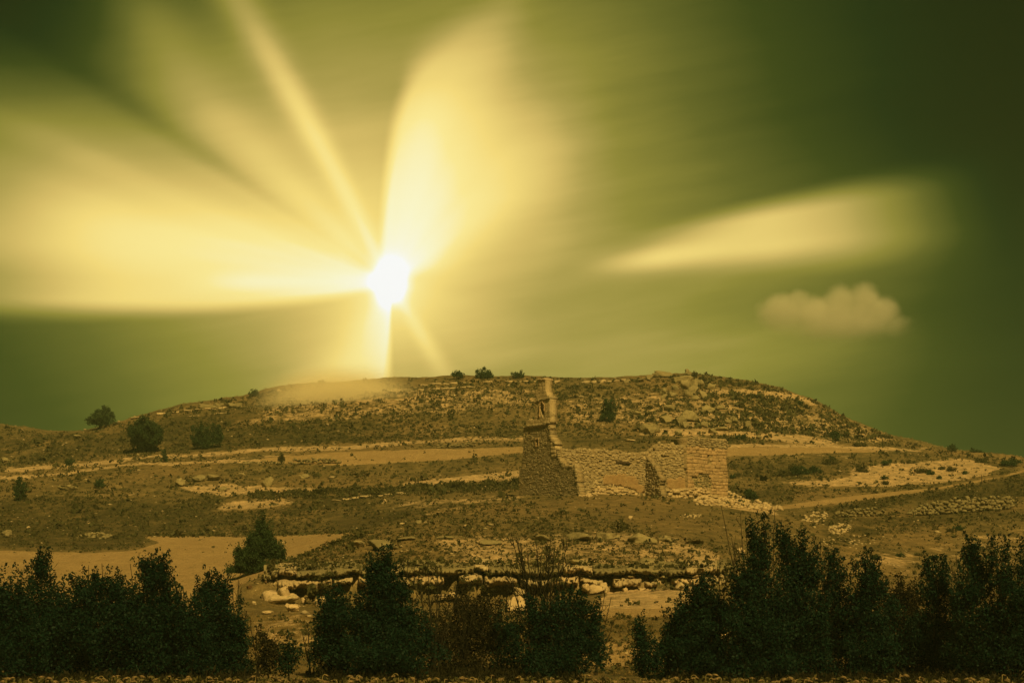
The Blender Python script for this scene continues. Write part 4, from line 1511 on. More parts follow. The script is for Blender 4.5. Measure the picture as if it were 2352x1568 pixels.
# rubble in the breach gets real height: a few large blocks
def c3(x, y): return 1435.5 + x * .19531, 832.6 + y * .19531


# ---- boulders on the hill: (x, base y, width, height, label)
B = []
for (cx_, cy_, w_, h_, lb) in [
    (460, 172, 240, 66, 'long flat slab on the crest, left of the summit boulder'),
    (740, 152, 84, 66, 'rounded summit boulder, highest rock of the hill'),
    (640, 235, 190, 84, 'wide boulder just under the summit boulder'),
    (720, 312, 132, 92, 'large cracked boulder left of the round pale one, upper heap'),
    (815, 300, 92, 96, 'upright boulder leaning on the large cracked one'),
    (902, 285, 86, 70, 'round pale boulder standing apart on the right of the upper heap'),
    (600, 315, 66, 52, 'small boulder at the left end of the upper heap'),
    (1012, 318, 72, 74, 'blocky boulder furthest right of the upper heap'),
    (460, 385, 92, 66, 'grey boulder below and left of the upper heap'),
    (455, 425, 64, 46, 'small boulder tucked under the grey boulder'),
    (560, 410, 92, 64, 'cracked flat boulder between the two lower heaps'),
    (780, 408, 112, 124, 'tall split boulder in the middle of the lower heap'),
    (932, 430, 84, 78, 'round boulder at the right end of the lower heap'),
    (832, 440, 84, 52, 'low boulder between the split one and the round one'),
    (120, 605, 104, 46, 'single flat rock on open scrub left of the heaps'),
    (525, 562, 104, 52, 'flat mossy rock above the dark leaning boulder'),
    (500, 706, 152, 96, 'dark leaning boulder on the mid slope'),
    (760, 690, 172, 126, 'biggest mid-slope boulder, broad and green-grey'),
    (650, 735, 92, 84, 'boulder at the lower left of the biggest mid-slope one'),
    (702, 770, 92, 62, 'low boulder at the foot of the biggest mid-slope one'),
    (985, 585, 134, 74, 'broad pale rock right of the mid-slope group'),
    (1110, 550, 116, 50, 'flat rock next to the broad pale one'),
    (912, 752, 102, 64, 'wedge-shaped rock right of the mid-slope group'),
    (978, 752, 72, 50, 'small rock touching the wedge-shaped one'),
    (1280, 705, 112, 64, 'rock with a dark hollow on its left side'),
    (1205, 712, 66, 40, 'small rock left of the hollowed one'),
    (1145, 800, 176, 54, 'long low ledge rock on the lower slope'),
    (1028, 830, 92, 62, 'boulder at the left end of the long low ledge'),
    (285, 838, 156, 96, 'great boulder at the hill foot above the nave wall'),
    (378, 825, 60, 62, 'leaning slab beside the great boulder at the hill foot'),
    (628, 852, 78, 64, 'round boulder on bare soil above the end block'),
    (1440, 756, 84, 56, 'solitary rock on the right part of the slope'),
    (1582, 896, 52, 34, 'small pale boulder at the foot of the right slope'),
    (1715, 800, 74, 34, 'flat stone in scrub on the right slope'),
    (1215, 645, 126, 32, 'thin rock ledge above the hollowed rock'),
    (180, 225, 104, 44, 'crest rock second from the left of the slab'),
    (282, 205, 84, 56, 'crest rock touching the left end of the slab'),
    (20, 235, 66, 34, 'crest rock furthest left of the summit slab'),
]:
    x_, y_ = c3(cx_, cy_)
    B.append((x_, y_ + 0.5, w_ * .19531 * 1.18, h_ * .19531 * 1.15, lb, 'lichen_rock'))
for (cx_, cy_, w_, h_, lb) in [
    (1787, 918, 82, 64, 'egg-shaped boulder standing alone on the bright bare patch'),
    (1207, 912, 84, 52, 'cracked boulder at the left end of the terrace rocks'),
    (1326, 884, 94, 48, 'square-edged boulder second in the terrace row'),
    (1430, 876, 84, 42, 'flat boulder third in the terrace row'),
    (440, 940, 114, 36, 'flat pale rock in dry grass at the far left'),
    (1628, 850, 44, 28, 'small pointed rock above the terrace row'),
    (2036, 858, 62, 28, 'small rock right of the egg-shaped boulder'),
    (1400, 396, 108, 40, 'pale ledge rock on the left skyline, leftmost of its chain'),
    (1490, 388, 74, 40, 'pale ledge rock on the left skyline, second of its chain'),
    (1552, 386, 64, 36, 'pale ledge rock on the left skyline, third of its chain'),
    (1602, 388, 62, 30, 'pale ledge rock on the left skyline, last of its chain'),
    (520, 592, 44, 22, 'small grey rock in the dark scrub under the leaning pine'),
    (32, 752, 66, 32, 'grey rock at the left picture edge beside the pale path'),
    (36, 1256, 74, 50, 'dark boulder at the far left edge above the ploughed field'),
    (186, 1196, 26, 16, 'small white stone in the dark grass at far left'),
    (1500, 950, 66, 44, 'angular rock wedged over a dark cleft in the bare bank'),
]:
    B.append((cx_ * .3418, 804 + cy_ * .3418, w_ * .3418, h_ * .3418, lb, 'lichen_rock' if cx_ != 186 else 'bright_rock'))
B += [
    (1447, 1193, 12, 8.5, 'bright white block alone on the grass mound before the ruin', 'bright_rock'),
    (963, 1203, 16, 9, 'greyish mossy stone on the dark slope left of the knoll', 'lichen_rock'),
    (978, 1203, 10, 7, 'white stone touching the mossy one left of the knoll', 'bright_rock'),
    (925, 1204, 12, 4, 'thin flat stone lying left of the mossy stone', 'limestone'),
    (884, 1155, 9, 11, 'small upright white stone on the bank in mid picture', 'bright_rock'),
    (909, 920, 22, 5, 'pale outcrop rock in the flare-washed part of the hill', 'limestone'),
    (1038, 910, 18, 5, 'pale flat rock under the three crest bushes', 'limestone'),
    (1212, 990, 18, 4, 'pale flat stone at the hill foot left of the bell gable', 'bright_rock'),
    (1449, 1014, 20, 6, 'pale flat stone above the nave wall', 'limestone'),
    (2028, 1178, 15, 9, 'largest block at the right end of the short broken wall', 'limestone'),
    (1725, 1282, 0, 0, '', ''),
]
for i, (x_, y_, w_, h_, lb, mt) in enumerate(B):
    if w_ > 0:
        boulder(x_, y_, w_ * 1.08, h_ * 1.05, lb, 300 + i, mt, sub=2 if w_ < 10 else 4 if w_ > 14 else 3)

# crest strata: thin pale rock bands
def ledge_chain(name, label, pts, h, seed, mat='limestone', seg=(14, 34), dmin=300):
    rs = np.random.default_rng(seed)
    x0, x1 = pts[0][0], pts[-1][0]
    f = I([p[0] for p in pts], [p[1] for p in pts])
    g0 = place((x0 + x1) / 2, f((x0 + x1) / 2), dmin)
    root = empty(name, tuple(g0))
    tag(root, label, 'rock')
    x = x0
    k_ = 0
    while x < x1:
        w = rs.uniform(*seg)
        if rs.random() > 0.18:
            g = place(x + w / 2, f(x + w / 2), dmin)
            k = pxm(g[1])
            p, ff = rock_verts(2, seed * 50 + k_, 0.45, 0.2, 7)
            hh = h * rs.uniform(0.6, 1.2)
            me = mesh_np('slab', p * np.array([w / k / 2 * 1.1, 1.2, hh / k / 2 * 1.3]), ff, M[mat])
            o = link('slab', me, root, tuple(g - g0 + np.array([0, 0.7, hh / k * 0.2])))
            o.rotation_euler = (rs.uniform(-0.05, 0.05), rs.uniform(-0.06, 0.06), rs.uniform(-0.2, 0.2))
        x += w * 0.95
        k_ += 1
    return root


ledge_chain('rock_ledge', 'upper pale rock band along the crest left of the bell gable', [(960, 885), (1060, 880), (1180, 877), (1262, 876)], 5, 1)
ledge_chain('rock_ledge', 'lower pale rock band under the crest left of the bell gable', [(955, 897), (1010, 894), (1080, 890)], 5, 2)
ledge_chain('rock_ledge', 'broken rock band along the crest between bell gable and summit slab', [(1270, 880), (1300, 878), (1370, 879), (1430, 876)], 7, 3)
ledge_chain('rock_ledge', 'pale rock band on the left shoulder of the hill above the two round trees', [(300, 962), (400, 948), (520, 936)], 5, 4)
ledge_chain('rock_ledge', 'pale limestone band in the scrub at mid left slope', [(430, 958), (520, 948)], 4, 5)
ledge_chain('rock_ledge', 'low rocks along the bank below the bare patch at mid left', [(760, 1152), (905, 1134), (930, 1133)], 5, 6, dmin=180)


# ---------------------------------------------------------------- the undercut limestone ledge of the knoll
def ledge_rock(x0, x1, yt, yb, d, dep, seed, root, mat='bright_rock', sub=3, boxy=0.42, rough=0.16, tilt=0.0, name='rock'):
    k = pxm(d)
    c = at((x0 + x1) / 2, (yt + yb) / 2, d)
    p, f = rock_verts(sub, seed, boxy, rough, 8)
    W, H = (x1 - x0) / k / 2 * 1.04, (yb - yt) / k / 2 * 1.06
    p = p * np.array([W, dep, H])
    wv = fbm(np.stack([(p[:, 0] + c[0]) * 0.9, p[:, 1] * 0.9, p[:, 2] * 1.4 + seed], -1), 3, 0.6)
    p[:, 1] += wv * 0.28
    p[:, 2] += fbm(np.stack([(p[:, 0] + c[0]) * 1.1, p[:, 1] * 0.5, p[:, 2] * 0 + 3.3 + seed], -1), 3) * 0.13
    if tilt:
        cc, s = math.cos(tilt), math.sin(tilt)
        p = np.stack([p[:, 0] * cc - p[:, 2] * s, p[:, 1], p[:, 0] * s + p[:, 2] * cc], 1)
    o = link(name, mesh_np(name, p, f, M[mat], False), root, tuple(c + np.array([0, dep * 0.75, 0]) - np.array(root.location)) if root else tuple(c + np.array([0, dep * 0.75, 0])))
    return o


def build_ledge():
    g0 = place(1100, 1384)
    root = empty('limestone_ledge', tuple(g0))
    tag(root, 'undercut limestone ledge with dark hollows along the front of the knoll', 'rock ledge')
    # one weathered profile swept along the front of the knoll, cut into its separate rocks
    rs = np.random.default_rng(3)
    XA, XB = 606, 1690
    xs = np.linspace(XA, XB, 620)
    caps = [XA]
    while caps[-1] < XB:
        caps.append(caps[-1] + rs.uniform(26, 95))
    band = [(608, 634), (636, 764), (765, 813), (821, 846), (849, 958), (959, 1022), (1052, 1110), (1111, 1190), (1192, 1272), (1273, 1330), (1331, 1388),
            (1406, 1476), (1477, 1514), (1541, 1606), (1614, 1690)]

    def cell(x, cells, soft):
        """0 in the cracks, 1 inside the rocks, and which rock"""
        for i, (a, b) in enumerate(cells):
            if a - 0.01 <= x <= b:
                return min(1.0, min(x - a, b - x) / soft), i
        return 0.0, -1
    capc = [(a, b) for a, b in zip(caps[:-1], caps[1:])]
    capo = rs.uniform(-0.35, 0.45, len(capc))
    capy = rs.uniform(-5.5, 3.0, len(capc))
    bo = rs.uniform(-0.45, 0.35, len(band))
    by = rs.uniform(-2.0, 2.0, len(band))
    bh = rs.uniform(-3.0, 3.0, len(band))
    # rows: picture height and how far each one stands out
    hol = np.interp(xs, [606, 640, 655, 775, 800, 840, 900, 990, 1015, 1056, 1075, 1110, 1160, 1240, 1260, 1330, 1345, 1400, 1440, 1452, 1475, 1515, 1545, 1600, 1625, 1690], [0, .1, 1, 1, .5, .8, .35, .5, 1, 1, .5, .9, .6, .9, 1, .9, .3, .5, .15, .3, .9, 1, .3, .2, .6, .6])
    grv = np.clip(np.interp(xs, [606, 630, 650, 760, 790, 850, 880, 1020, 1050, 1190, 1210, 1240, 1290, 1380, 1420, 1470, 1480, 1515, 1540, 1620, 1640, 1690], [.2, .6, 1, 1, .9, 1, .6, .9, 1, 1, .4, .9, .2, .4, .1, .3, .9, .9, .3, .9, .9, .5]), 0, 1)
    amp = 0.75 + 0.5 * fbm(np.stack([xs / 60, xs * 0, xs * 0 + 6.6], -1), 3)
    prof = [(1290, -5.0, 'c'), (1297, -2.6, 'c'), (1301, -1.2, 'c'), (1304, -0.2, 'c'), (1307, 0.9, 'c'), (1310, 1.5, 'c'), (1313, 1.9, 'c'), (1316, 2.0, 'c'), (1319, 1.8, 'c'), (1321.5, 1.3, 'c'), (1323, 0.4, 'c'),
            (1324.5, 0.0, 'g'), (1326.5, 0.1, 'g'), (1328, 0.9, 'b'), (1330, 1.7, 'b'), (1333, 2.2, 'b'), (1336, 2.4, 'b'), (1339, 2.5, 'b'), (1342, 2.45, 'b'), (1345, 2.2, 'b'), (1348, 1.6, 'b'), (1350, 0.6, 'b'),
            (1352, -0.1, 'h'), (1356, -0.4, 'h'), (1362, -0.5, 'h'), (1370, -0.45, 'h'), (1380, -0.3, 'h'), (1392, 0.0, 'h'), (1405, 0.1, 'h')]
    nr = len(prof)
    Vp = np.zeros((len(xs), nr, 3))
    own = np.zeros((len(xs), nr), int)
    end = sstep(xs, XA, XA + 50) * (1 - sstep(xs, XB - 70, XB))
    shape = {}
    und = fbm(np.stack([xs / 140, xs * 0, xs * 0 + 2.2], -1), 3, 0.6) * 15
    low = und + np.interp(xs, [585, 640, 1000, 1300, 1380, 1450, 1600, 1700], [6, 4, 2, -2, -6, -4, -3, 0])
    for i, x in enumerate(xs):
        cc, ci = cell(x, capc, 3.0)
        bb, bi = cell(x, band, 4.0)
        for j, (y, out, z) in enumerate(prof):
            yy = y + low[i] * (0.9 if z in 'cg' else 1.0)
            if z == 'c':
                o_ = out + (capo[ci] if ci >= 0 else 0) * (out > 0)
                o_ = o_ * (0.35 + 0.65 * cc) if out > 0 else o_
                yy += capy[ci] * (0.3 + 0.7 * (y > 1305))
                own[i, j] = ci
            elif z == 'g':
                g_ = grv[i] * (0.75 if amp[i] > 0.72 else 0.35)
                o_ = out * g_ + 1.6 * (1 - g_)
                own[i, j] = 1000
            elif z == 'b':
                if bi >= 0:
                    q = bb ** 0.6
                    o_ = (out + bo[bi]) * q + 0.0 * (1 - q)
                    yy += by[bi] + (y - 1339) / 11 * bh[bi] * q
                    own[i, j] = 100 + bi
                else:
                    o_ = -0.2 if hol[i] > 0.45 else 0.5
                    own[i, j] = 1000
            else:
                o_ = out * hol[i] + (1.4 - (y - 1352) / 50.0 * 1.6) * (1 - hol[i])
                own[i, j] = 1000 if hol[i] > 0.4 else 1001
            shape[i, j] = (yy, o_ * (amp[i] if o_ > 0 else 1.0))
    for j in range(nr):
        for i, x in enumerate(xs):
            yy, o_ = shape[i, j]
            Vp[i, j] = (x, yy, o_ * end[i])
    X3 = np.stack([Vp[..., 0] / 30.0, Vp[..., 1] / 30.0, Vp[..., 2] * 0.6], -1)
    n1 = fbm(X3 * 1.3 + 4.2, 4, 0.6)
    n2 = fbm(X3 * 5.0 + 8.2, 3, 0.6)
    n3 = fbm(X3 * np.array([0.7, 0.2, 0.2]) + 17, 3, 0.6)
    fro = sstep(Vp[..., 1], 1298, 1308)
    Vp[..., 2] += (n1 * 1.1 + n2 * 0.75) * (0.25 + 0.75 * fro)
    Vp[..., 1] += (n3 * 6.0 + n2 * 3.2 + n1 * 4.0) * (0.4 + 0.6 * fro)
    W_ = at(Vp[..., 0], Vp[..., 1], 131.4 - Vp[..., 2])
    W_ = W_ - g0
    idx = np.arange(len(xs) * nr).reshape(len(xs), nr)
    q = np.stack([idx[:-1, :-1], idx[1:, :-1], idx[1:, 1:], idx[:-1, 1:]], -1).reshape(-1, 4)[:, ::-1]
    ow = own[:-1, :-1].ravel()
    VV = W_.reshape(-1, 3)
    for k in np.unique(ow):
        f = q[ow == k]
        used, inv = np.unique(f.ravel(), return_inverse=True)
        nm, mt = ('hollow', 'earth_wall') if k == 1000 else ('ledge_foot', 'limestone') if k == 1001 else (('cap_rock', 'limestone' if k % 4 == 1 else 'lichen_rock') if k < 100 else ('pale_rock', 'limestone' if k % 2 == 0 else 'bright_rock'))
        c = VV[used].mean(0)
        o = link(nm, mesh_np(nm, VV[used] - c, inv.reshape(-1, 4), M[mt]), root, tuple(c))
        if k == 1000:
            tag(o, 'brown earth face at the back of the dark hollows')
    # props and broken feet under the band
    feet = [(600, 650, 1356, 1398, 'bright_rock'), (615, 690, 1365, 1388, 'limestone'), (640, 668, 1352, 1400, 'bright_rock'),
            (868, 884, 1352, 1366, 'bright_rock'), (876, 892, 1360, 1376, 'limestone'), (1000, 1050, 1362, 1374, 'limestone'),
            (1180, 1210, 1350, 1366, 'limestone'), (1335, 1352, 1340, 1360, 'bright_rock'), (1352, 1392, 1340, 1362, 'bright_rock'), (1370, 1402, 1334, 1372, 'bright_rock'),
            (1430, 1444, 1346, 1360, 'bright_rock'), (1462, 1490, 1346, 1358, 'bright_rock'), (1464, 1482, 1354, 1368, 'bright_rock'), (1556, 1580, 1346, 1366, 'bright_rock'),
            (1576, 1600, 1344, 1362, 'bright_rock'), (1548, 1568, 1340, 1362, 'limestone'), (1600, 1640, 1348, 1362, 'bright_rock')]
    for k, (a, b, yt, yb, mt) in enumerate(feet):
        ledge_rock(a, b, yt, yb, 129.0 + rs.uniform(-0.6, 0.5), 0.7, 990 + k, root, mt, 3, 0.6, 0.4, rs.uniform(-0.3, 0.3), name='foot_rock')
    for k, (x_, yb_, w_, h_, tl, lb) in enumerate([
        (737, 1392, 26, 30, -0.7, 'big pale block leaning outwards under the ledge'),
        (698, 1386, 11, 14, 0.1, 'small pointed stone standing before the large dark hollow'),
        (669, 1404, 32, 18, 0.2, 'pale angular block fallen below the left end of the ledge'),
        (612, 1410, 26, 8, 0.0, 'flat stone on the slope below the left end of the ledge'),
        (584, 1388, 9, 8, 0.0, 'small grey stone left of the ledge foot'),
        (1041, 1375, 36, 14, 0.0, 'rounded pale boulder at the foot of the earth column'),
        (756, 1378, 8, 8, 0.5, 'little bright stone right of the leaning block'),
        (1700, 1270, 26, 13, 0.1, 'white rock with a dark hollow on the right shoulder of the knoll'),
        (1660, 1468, 34, 24, 0.0, 'pale boulder among the weeds left of the big bush'),
        (1438, 1503, 8, 8, 0.0, 'small round stone by the field edge'),
        (850, 1434, 14, 26, 0.1, 'upright pale stone seen between the bushes'),
        (1200, 1400, 60, 34, 0.0, 'lumpy pale rock behind the leafy bush'),
    ]):
        boulder(x_, yb_, w_, h_, lb, 700 + k, 'bright_rock' if w_ > 9 else 'limestone', tilt=tl, sub=4, dmin=84, boxy=0.55)
    # limestone hummocks on the shoulder above
    for k, (x_, yb_, w_, h_) in enumerate([(880, 1262, 70, 34), (820, 1256, 34, 20), (930, 1240, 46, 16), (1330, 1240, 70, 26), (1400, 1238, 56, 28), (1470, 1244, 70, 30), (1530, 1240, 40, 18),
                                           (1020, 1236, 50, 14), (1120, 1250, 60, 16), (1250, 1240, 50, 16), (1600, 1248, 50, 16), (960, 1302, 60, 14), (760, 1306, 70, 14), (1340, 1300, 50, 26), (1230, 1296, 44, 18), (1490, 1296, 50, 22), (1560, 1296, 44, 20)]):
        o = boulder(x_, yb_, w_, h_ * 0.66, None, 740 + k, 'lichen_rock', sub=3, name='limestone_hummock', depth=1.8, boxy=0.8, sink=0.45)
        tag(o, ['large craggy hummock at the upper left of the knoll shoulder', 'small hummock left of the large craggy one on the knoll', 'low hummock right of the large craggy one on the knoll',
                'wide hummock directly below the facade on the knoll', 'tall hummock right of the wide one below the facade', 'broad hummock below the cross wall on the knoll', 'small hummock right of the broad one below the cross wall',
                'long flat hummock in upper middle of the knoll scrub', 'flat hummock left of the bare many-stemmed shrub tips', 'hummock just left of the wide one below the facade', 'flat hummock furthest right on the knoll shoulder',
                'flat hummock above the tallest tree of the central thicket', 'low hummock above the left end of the ledge', 'rounded hummock behind the bare many-stemmed shrub', 'low hummock behind the left stems of the bare shrub',
                'hummock just above the ledge below the end block', 'hummock above the right end of the ledge'][k], 'rock', 'limestone hummocks on the shoulder of the knoll')


build_ledge()



# thin post beside the earth road, and the dark block under the lone pine
_g = place(2255, 1112)
_t = Geo()
_t.add(*tube(np.array([(0, 0, -0.1), (0.02, 0, 0.6), (0.0, 0, 1.35)]), [0.055, 0.05, 0.045], 6))
tag(link('fence_post', _t.mesh('fence_post', M['timber']), loc=tuple(_g)), 'thin weathered post standing alone beside the earth road on the right', 'post')
boulder(572, 1352, 14, 10, 'dark squared block on the ground at the left foot of the lone pine', 801, 'earth_wall', sub=2, boxy=0.3)
# ---------------------------------------------------------------- ground cover (nobody could count it)
def ridge_y(x): return np.interp(x, RIDGE_X, RIDGE_Y)


FOOT_X = [0, 150, 369, 547, 804, 1013, 1218, 1400, 1590, 1671, 1890, 2129, 2352]
FOOT_Y = [1078, 1064, 1044, 1032, 1020, 1008, 1004, 1001, 1003, 1018, 1018, 1034, 1064]


def density(x, y):
    foot = np.interp(x, FOOT_X, FOOT_Y)
    rid = ridge_y(x)
    d = np.full(x.shape, 0.30)
    hill = (y > rid) & (y < foot)
    d = np.where(hill, 0.85, d)
    d = np.where((y >= foot) & (y < 1140), 0.42, d)
    for p, v in DARK:
        m = in_poly(x, y, p)
        d = np.where(m, np.maximum(d, v * 1.05), d)
    kn = in_poly(x, y, [(640, 1318), (830, 1226), (1000, 1160), (1250, 1150), (1500, 1175), (1680, 1250), (1680, 1330)])
    d = np.where(kn, 0.75, d)
    mound = in_poly(x, y, [(1180, 1142), (1560, 1152), (1800, 1175), (1880, 1250), (1700, 1262), (1500, 1215), (1250, 1165)])
    d = np.where(mound, 0.14, d)
    d = np.where((y > 1350), 0.25, d)
    d = np.where((x > 1880) & (y > 1240) & (y < 1340), 0.18, d)
    for p, v in PALE:
        if v > 0.7:
            d = np.where(in_poly(x, y, p), np.minimum(d, 0.16), d)
    for p in PLOUGH:
        d = np.where(in_poly(x, y, p), 0.015, d)
    return np.where(y < rid + 1, 0, d)


def scatter_points(n, x0, x1, y0, y1, dens, clump=0.5, seed=0):
    rs = np.random.default_rng(seed)
    x = rs.uniform(x0, x1, n)
    y = rs.uniform(y0, y1, n)
    cl = fbm(np.stack([x / 60, y / 16, x * 0 + seed], -1), 3, 0.6)
    pr = dens(x, y) * (1 + clump * 2.2 * cl)
    k = rs.random(n) < pr
    x, y = x[k], y[k]
    P = np.array([place(a, b) for a, b in zip(x, y)])
    # drop points that slipped behind the skyline
    ok = P[:, 1] < 470
    return x[ok], y[ok], P[ok]


def tufts(name, label, P, w, h, K, mat, seed, up=0.9, leafk=0.55, aspect=0.6):
    """joined low bushes: w, h in metres per point"""
    rs = np.random.default_rng(seed)
    n = len(P)
    v = rs.normal(size=(n, K, 3))
    v /= np.linalg.norm(v, axis=2)[..., None]
    v *= rs.uniform(0.35, 1.0, (n, K, 1)) ** 0.6
    v[..., 2] = np.abs(v[..., 2])
    c = P[:, None, :] + v * np.stack([w / 2, w / 2, h * 0.85], -1)[:, None, :] + np.array([0, 0, 0.0])
    sz = np.repeat(np.minimum(w, h * 1.6) * leafk, K)[:, None]
    V, Fq = leaf_quads(c.reshape(-1, 3), up, 1.0, rs, aspect)
    V = V.reshape(-1, 4, 3)
    ctr = c.reshape(-1, 1, 3)
    V = ctr + (V - ctr) * sz[:, :, None]
    me = mesh_np(name, V.reshape(-1, 3), Fq, M[mat])
    o = link(name, me)
    return tag(o, label, kind='stuff')


def build_cover():
    rs = np.random.default_rng(12)
    x, y, P = scatter_points(76000, -30, 2382, 856, 1345, density, 0.75, 3)
    k = pxm(P[:, 1])
    size = rs.lognormal(0, 0.5, len(P))
    right = sstep(x, 1500, 1750) * (y < 1010)
    wpx = (5.0 + 3.0 * right) * size
    w = np.minimum(wpx / k, 1.9)
    h = w * rs.uniform(0.45, 0.85, len(P))
    tufts('scrub', 'low dark thyme and broom scrub dotted all over the dry hillside', P, w, h, 9, 'scrub', 5)
    # dry grass between the tufts
    x, y, P = scatter_points(26000, -30, 2382, 860, 1345, lambda a, b: density(a, b) * 0.5 + 0.10 - 0.25 * np.isin(np.zeros(len(a)), 1), 0.4, 8)
    k = pxm(P[:, 1])
    w = rs.uniform(3.0, 7.0, len(P)) / k
    tufts('dry_grass', 'tawny dry grass between the scrub', P, w, w * rs.uniform(0.3, 0.6, len(P)), 6, 'dry_grass', 6, 1.5, 0.5, 0.3)
    # weeds on the near ground between the field and the ledge
    x, y, P = scatter_points(16000, 520, 1640, 1385, 1552, lambda a, b: np.where((b > 1396) & (b < 1414), 0.02, np.where((a > 1380) & (b < 1400), 0.05, np.where((a > 1340) & (b > 1478) & (b < 1528), 0.25, 0.55))), 0.7, 9)
    k = pxm(P[:, 1])
    w = rs.uniform(4, 11, len(P)) / k
    tufts('dry_grass', 'straggling dry weeds on the slope below the limestone ledge', P, w, w * rs.uniform(0.5, 1.1, len(P)), 8, 'dry_grass', 7, 2.0, 0.5, 0.22)
    x, y, P = scatter_points(3200, 520, 1640, 1380, 1550, lambda a, b: np.where((b > 1392) & (b < 1416), 0.02, np.where(b < 1400, 0.15, 0.5)), 0.9, 10)
    k = pxm(P[:, 1])
    w = rs.uniform(6, 17, len(P)) / k
    tufts('scrub', 'dark green weeds on the slope below the limestone ledge', P, w, w * rs.uniform(0.5, 0.9, len(P)), 14, 'scrub', 8)
    # reeds of dark grass along the bank
    xs = rs.uniform(570, 1190, 1500)
    ys = np.interp(xs, [570, 760, 900, 1190], [1136, 1128, 1120, 1108]) + rs.uniform(-3, 22, 1500) * rs.uniform(0, 1, 1500) + fbm(np.stack([xs / 40, xs * 0, xs * 0], -1), 3) * 9
    P = np.array([place(a, b) for a, b in zip(xs, ys)])
    w = rs.lognormal(0, 0.4, len(P)) * 6.5 / pxm(P[:, 1])
    tufts('bank_scrub', 'dense dark scrub along the bank below the bright bare strip', P, w, w * rs.uniform(0.6, 1.0, len(P)), 12, 'scrub', 9, 1.4)
    # loose stones
    x, y, P = scatter_points(9000, -30, 2382, 868, 1420, lambda a, b: np.where(density(a, b) < 0.1, 0.06, 0.30) + 0.25 * ((a > 1840) & (b > 1195) & (b < 1290)), 0.7, 11)
    k = pxm(P[:, 1])
    n = len(P)
    s = rs.lognormal(0, 0.5, n) * 1.5 / k
    o8 = np.array([(1, 0, 0), (-1, 0, 0), (0, 1, 0), (0, -1, 0), (0, 0, 1), (0, 0, -0.6), (0.7, 0.6, 0.5), (-0.6, -0.7, 0.5)], float)
    f8 = np.array([(0, 6, 4), (6, 2, 4), (2, 1, 4), (1, 7, 4), (7, 3, 4), (3, 0, 4), (0, 2, 6), (1, 3, 7), (0, 3, 5), (3, 1, 5), (1, 2, 5), (2, 0, 5)])
    V = o8[None] * (1 + rs.normal(size=(n, 8, 3)) * 0.22) * (s[:, None, None] * np.array([1.3, 1.1, 0.75])) + P[:, None, :] + np.array([0, 0, 0.02])
    Fq = (f8[None] + (np.arange(n) * 8)[:, None, None]).reshape(-1, 3)
    tag(link('loose_stones', mesh_np('loose_stones', V.reshape(-1, 3), Fq, M['limestone'])), 'loose limestone chips scattered over the dry slopes', kind='stuff')


build_cover()


def cap_scrub():
    rs = np.random.default_rng(31)
    n = 900
    x = rs.uniform(612, 1690, n)
    y = rs.uniform(1288, 1310, n)
    P = at(x, y, 130.2 + rs.uniform(0, 1.6, n))
    w = rs.lognormal(0, 0.5, n) * 7 / pxm(130)
    n2_ = 700
    x2 = rs.uniform(612, 1690, n2_)
    x2 = x2[fbm(np.stack([x2 / 38, x2 * 0, x2 * 0 + 2], -1), 2) > 0.02]
    P2 = at(x2, rs.uniform(1316, 1362, len(x2)), 128.6 - rs.uniform(0, 0.5, len(x2)))
    P = np.concatenate([P, P2])
    w = rs.lognormal(0, 0.5, len(P)) * 7 / pxm(130)
    tufts('ledge_scrub', 'scrub growing along the lip of the limestone ledge', P, w, w * 0.6, 10, 'scrub', 33)


cap_scrub()


def field_margin():
    rs = np.random.default_rng(41)
    n = 420
    t = rs.random(n)
    x = np.interp(t, [0, 0.3, 0.7, 1], [606, 665, 780, 835]) + rs.normal(size=n) * 6
    y = np.interp(t, [0, 0.3, 0.7, 1], [1324, 1290, 1245, 1224]) + rs.normal(size=n) * 3
    x2 = rs.uniform(330, 830, 300)
    y2 = np.interp(x2, [330, 410, 830], [1231, 1231, 1223]) + rs.normal(size=300) * 2.2
    P = np.array([place(a, b) for a, b in zip(np.concatenate([x, x2]), np.concatenate([y, y2]))])
    w = rs.lognormal(0, 0.5, len(P)) * 7 / pxm(P[:, 1])
    tufts('field_margin_scrub', 'ragged scrub along the edge of the ploughed field', P, w, w * 0.6, 10, 'scrub', 42)


field_margin()


def undergrowth():
    rs = np.random.default_rng(35)
    n = 5200
    X = rs.uniform(-20, 20, n)
    Y = rs.uniform(63, 80, n)
    P = np.array([(a, b, ground_z(a, b)) for a, b in zip(X, Y)])
    sx = CX + F * X / Y
    gap = ((sx > 1330) & (sx < 1530)) | ((sx > 585) & (sx < 740))
    keep = ~gap | (Y < 68) & (rs.random(n) < 0.5)
    P = P[keep]
    w = rs.uniform(0.25, 0.6, len(P))
    tufts('undergrowth', 'dark grass and low growth under the bushes behind the crop', P, w, rs.uniform(0.3, 0.75, len(P)), 16, 'leaf_brown', 36, 2.0, 0.4, 0.3)


undergrowth()

# ---------------------------------------------------------------- single trees and bushes on the hill
def hill_tree(label, x, yb, lobes, seed, leaf=None, dens=1.0, cat='tree', name='juniper_tree', mat='needle', group=None, tr=0.16, dmin=0.0):
    g = place(x, yb, dmin)
    k = pxm(g[1])
    return lobed_tree(name, label, x, yb, float(g[1]), lobes, leaf=leaf or 3.4 / k, dens=dens * 1.7, mat=mat, cat=cat, group=group, seed=seed,
                      shoots=False, trunk_r=tr, depth_f=0.95, up=1.2, sprig=6, spread=2.4 / k, limbs=True, shell=0.3)


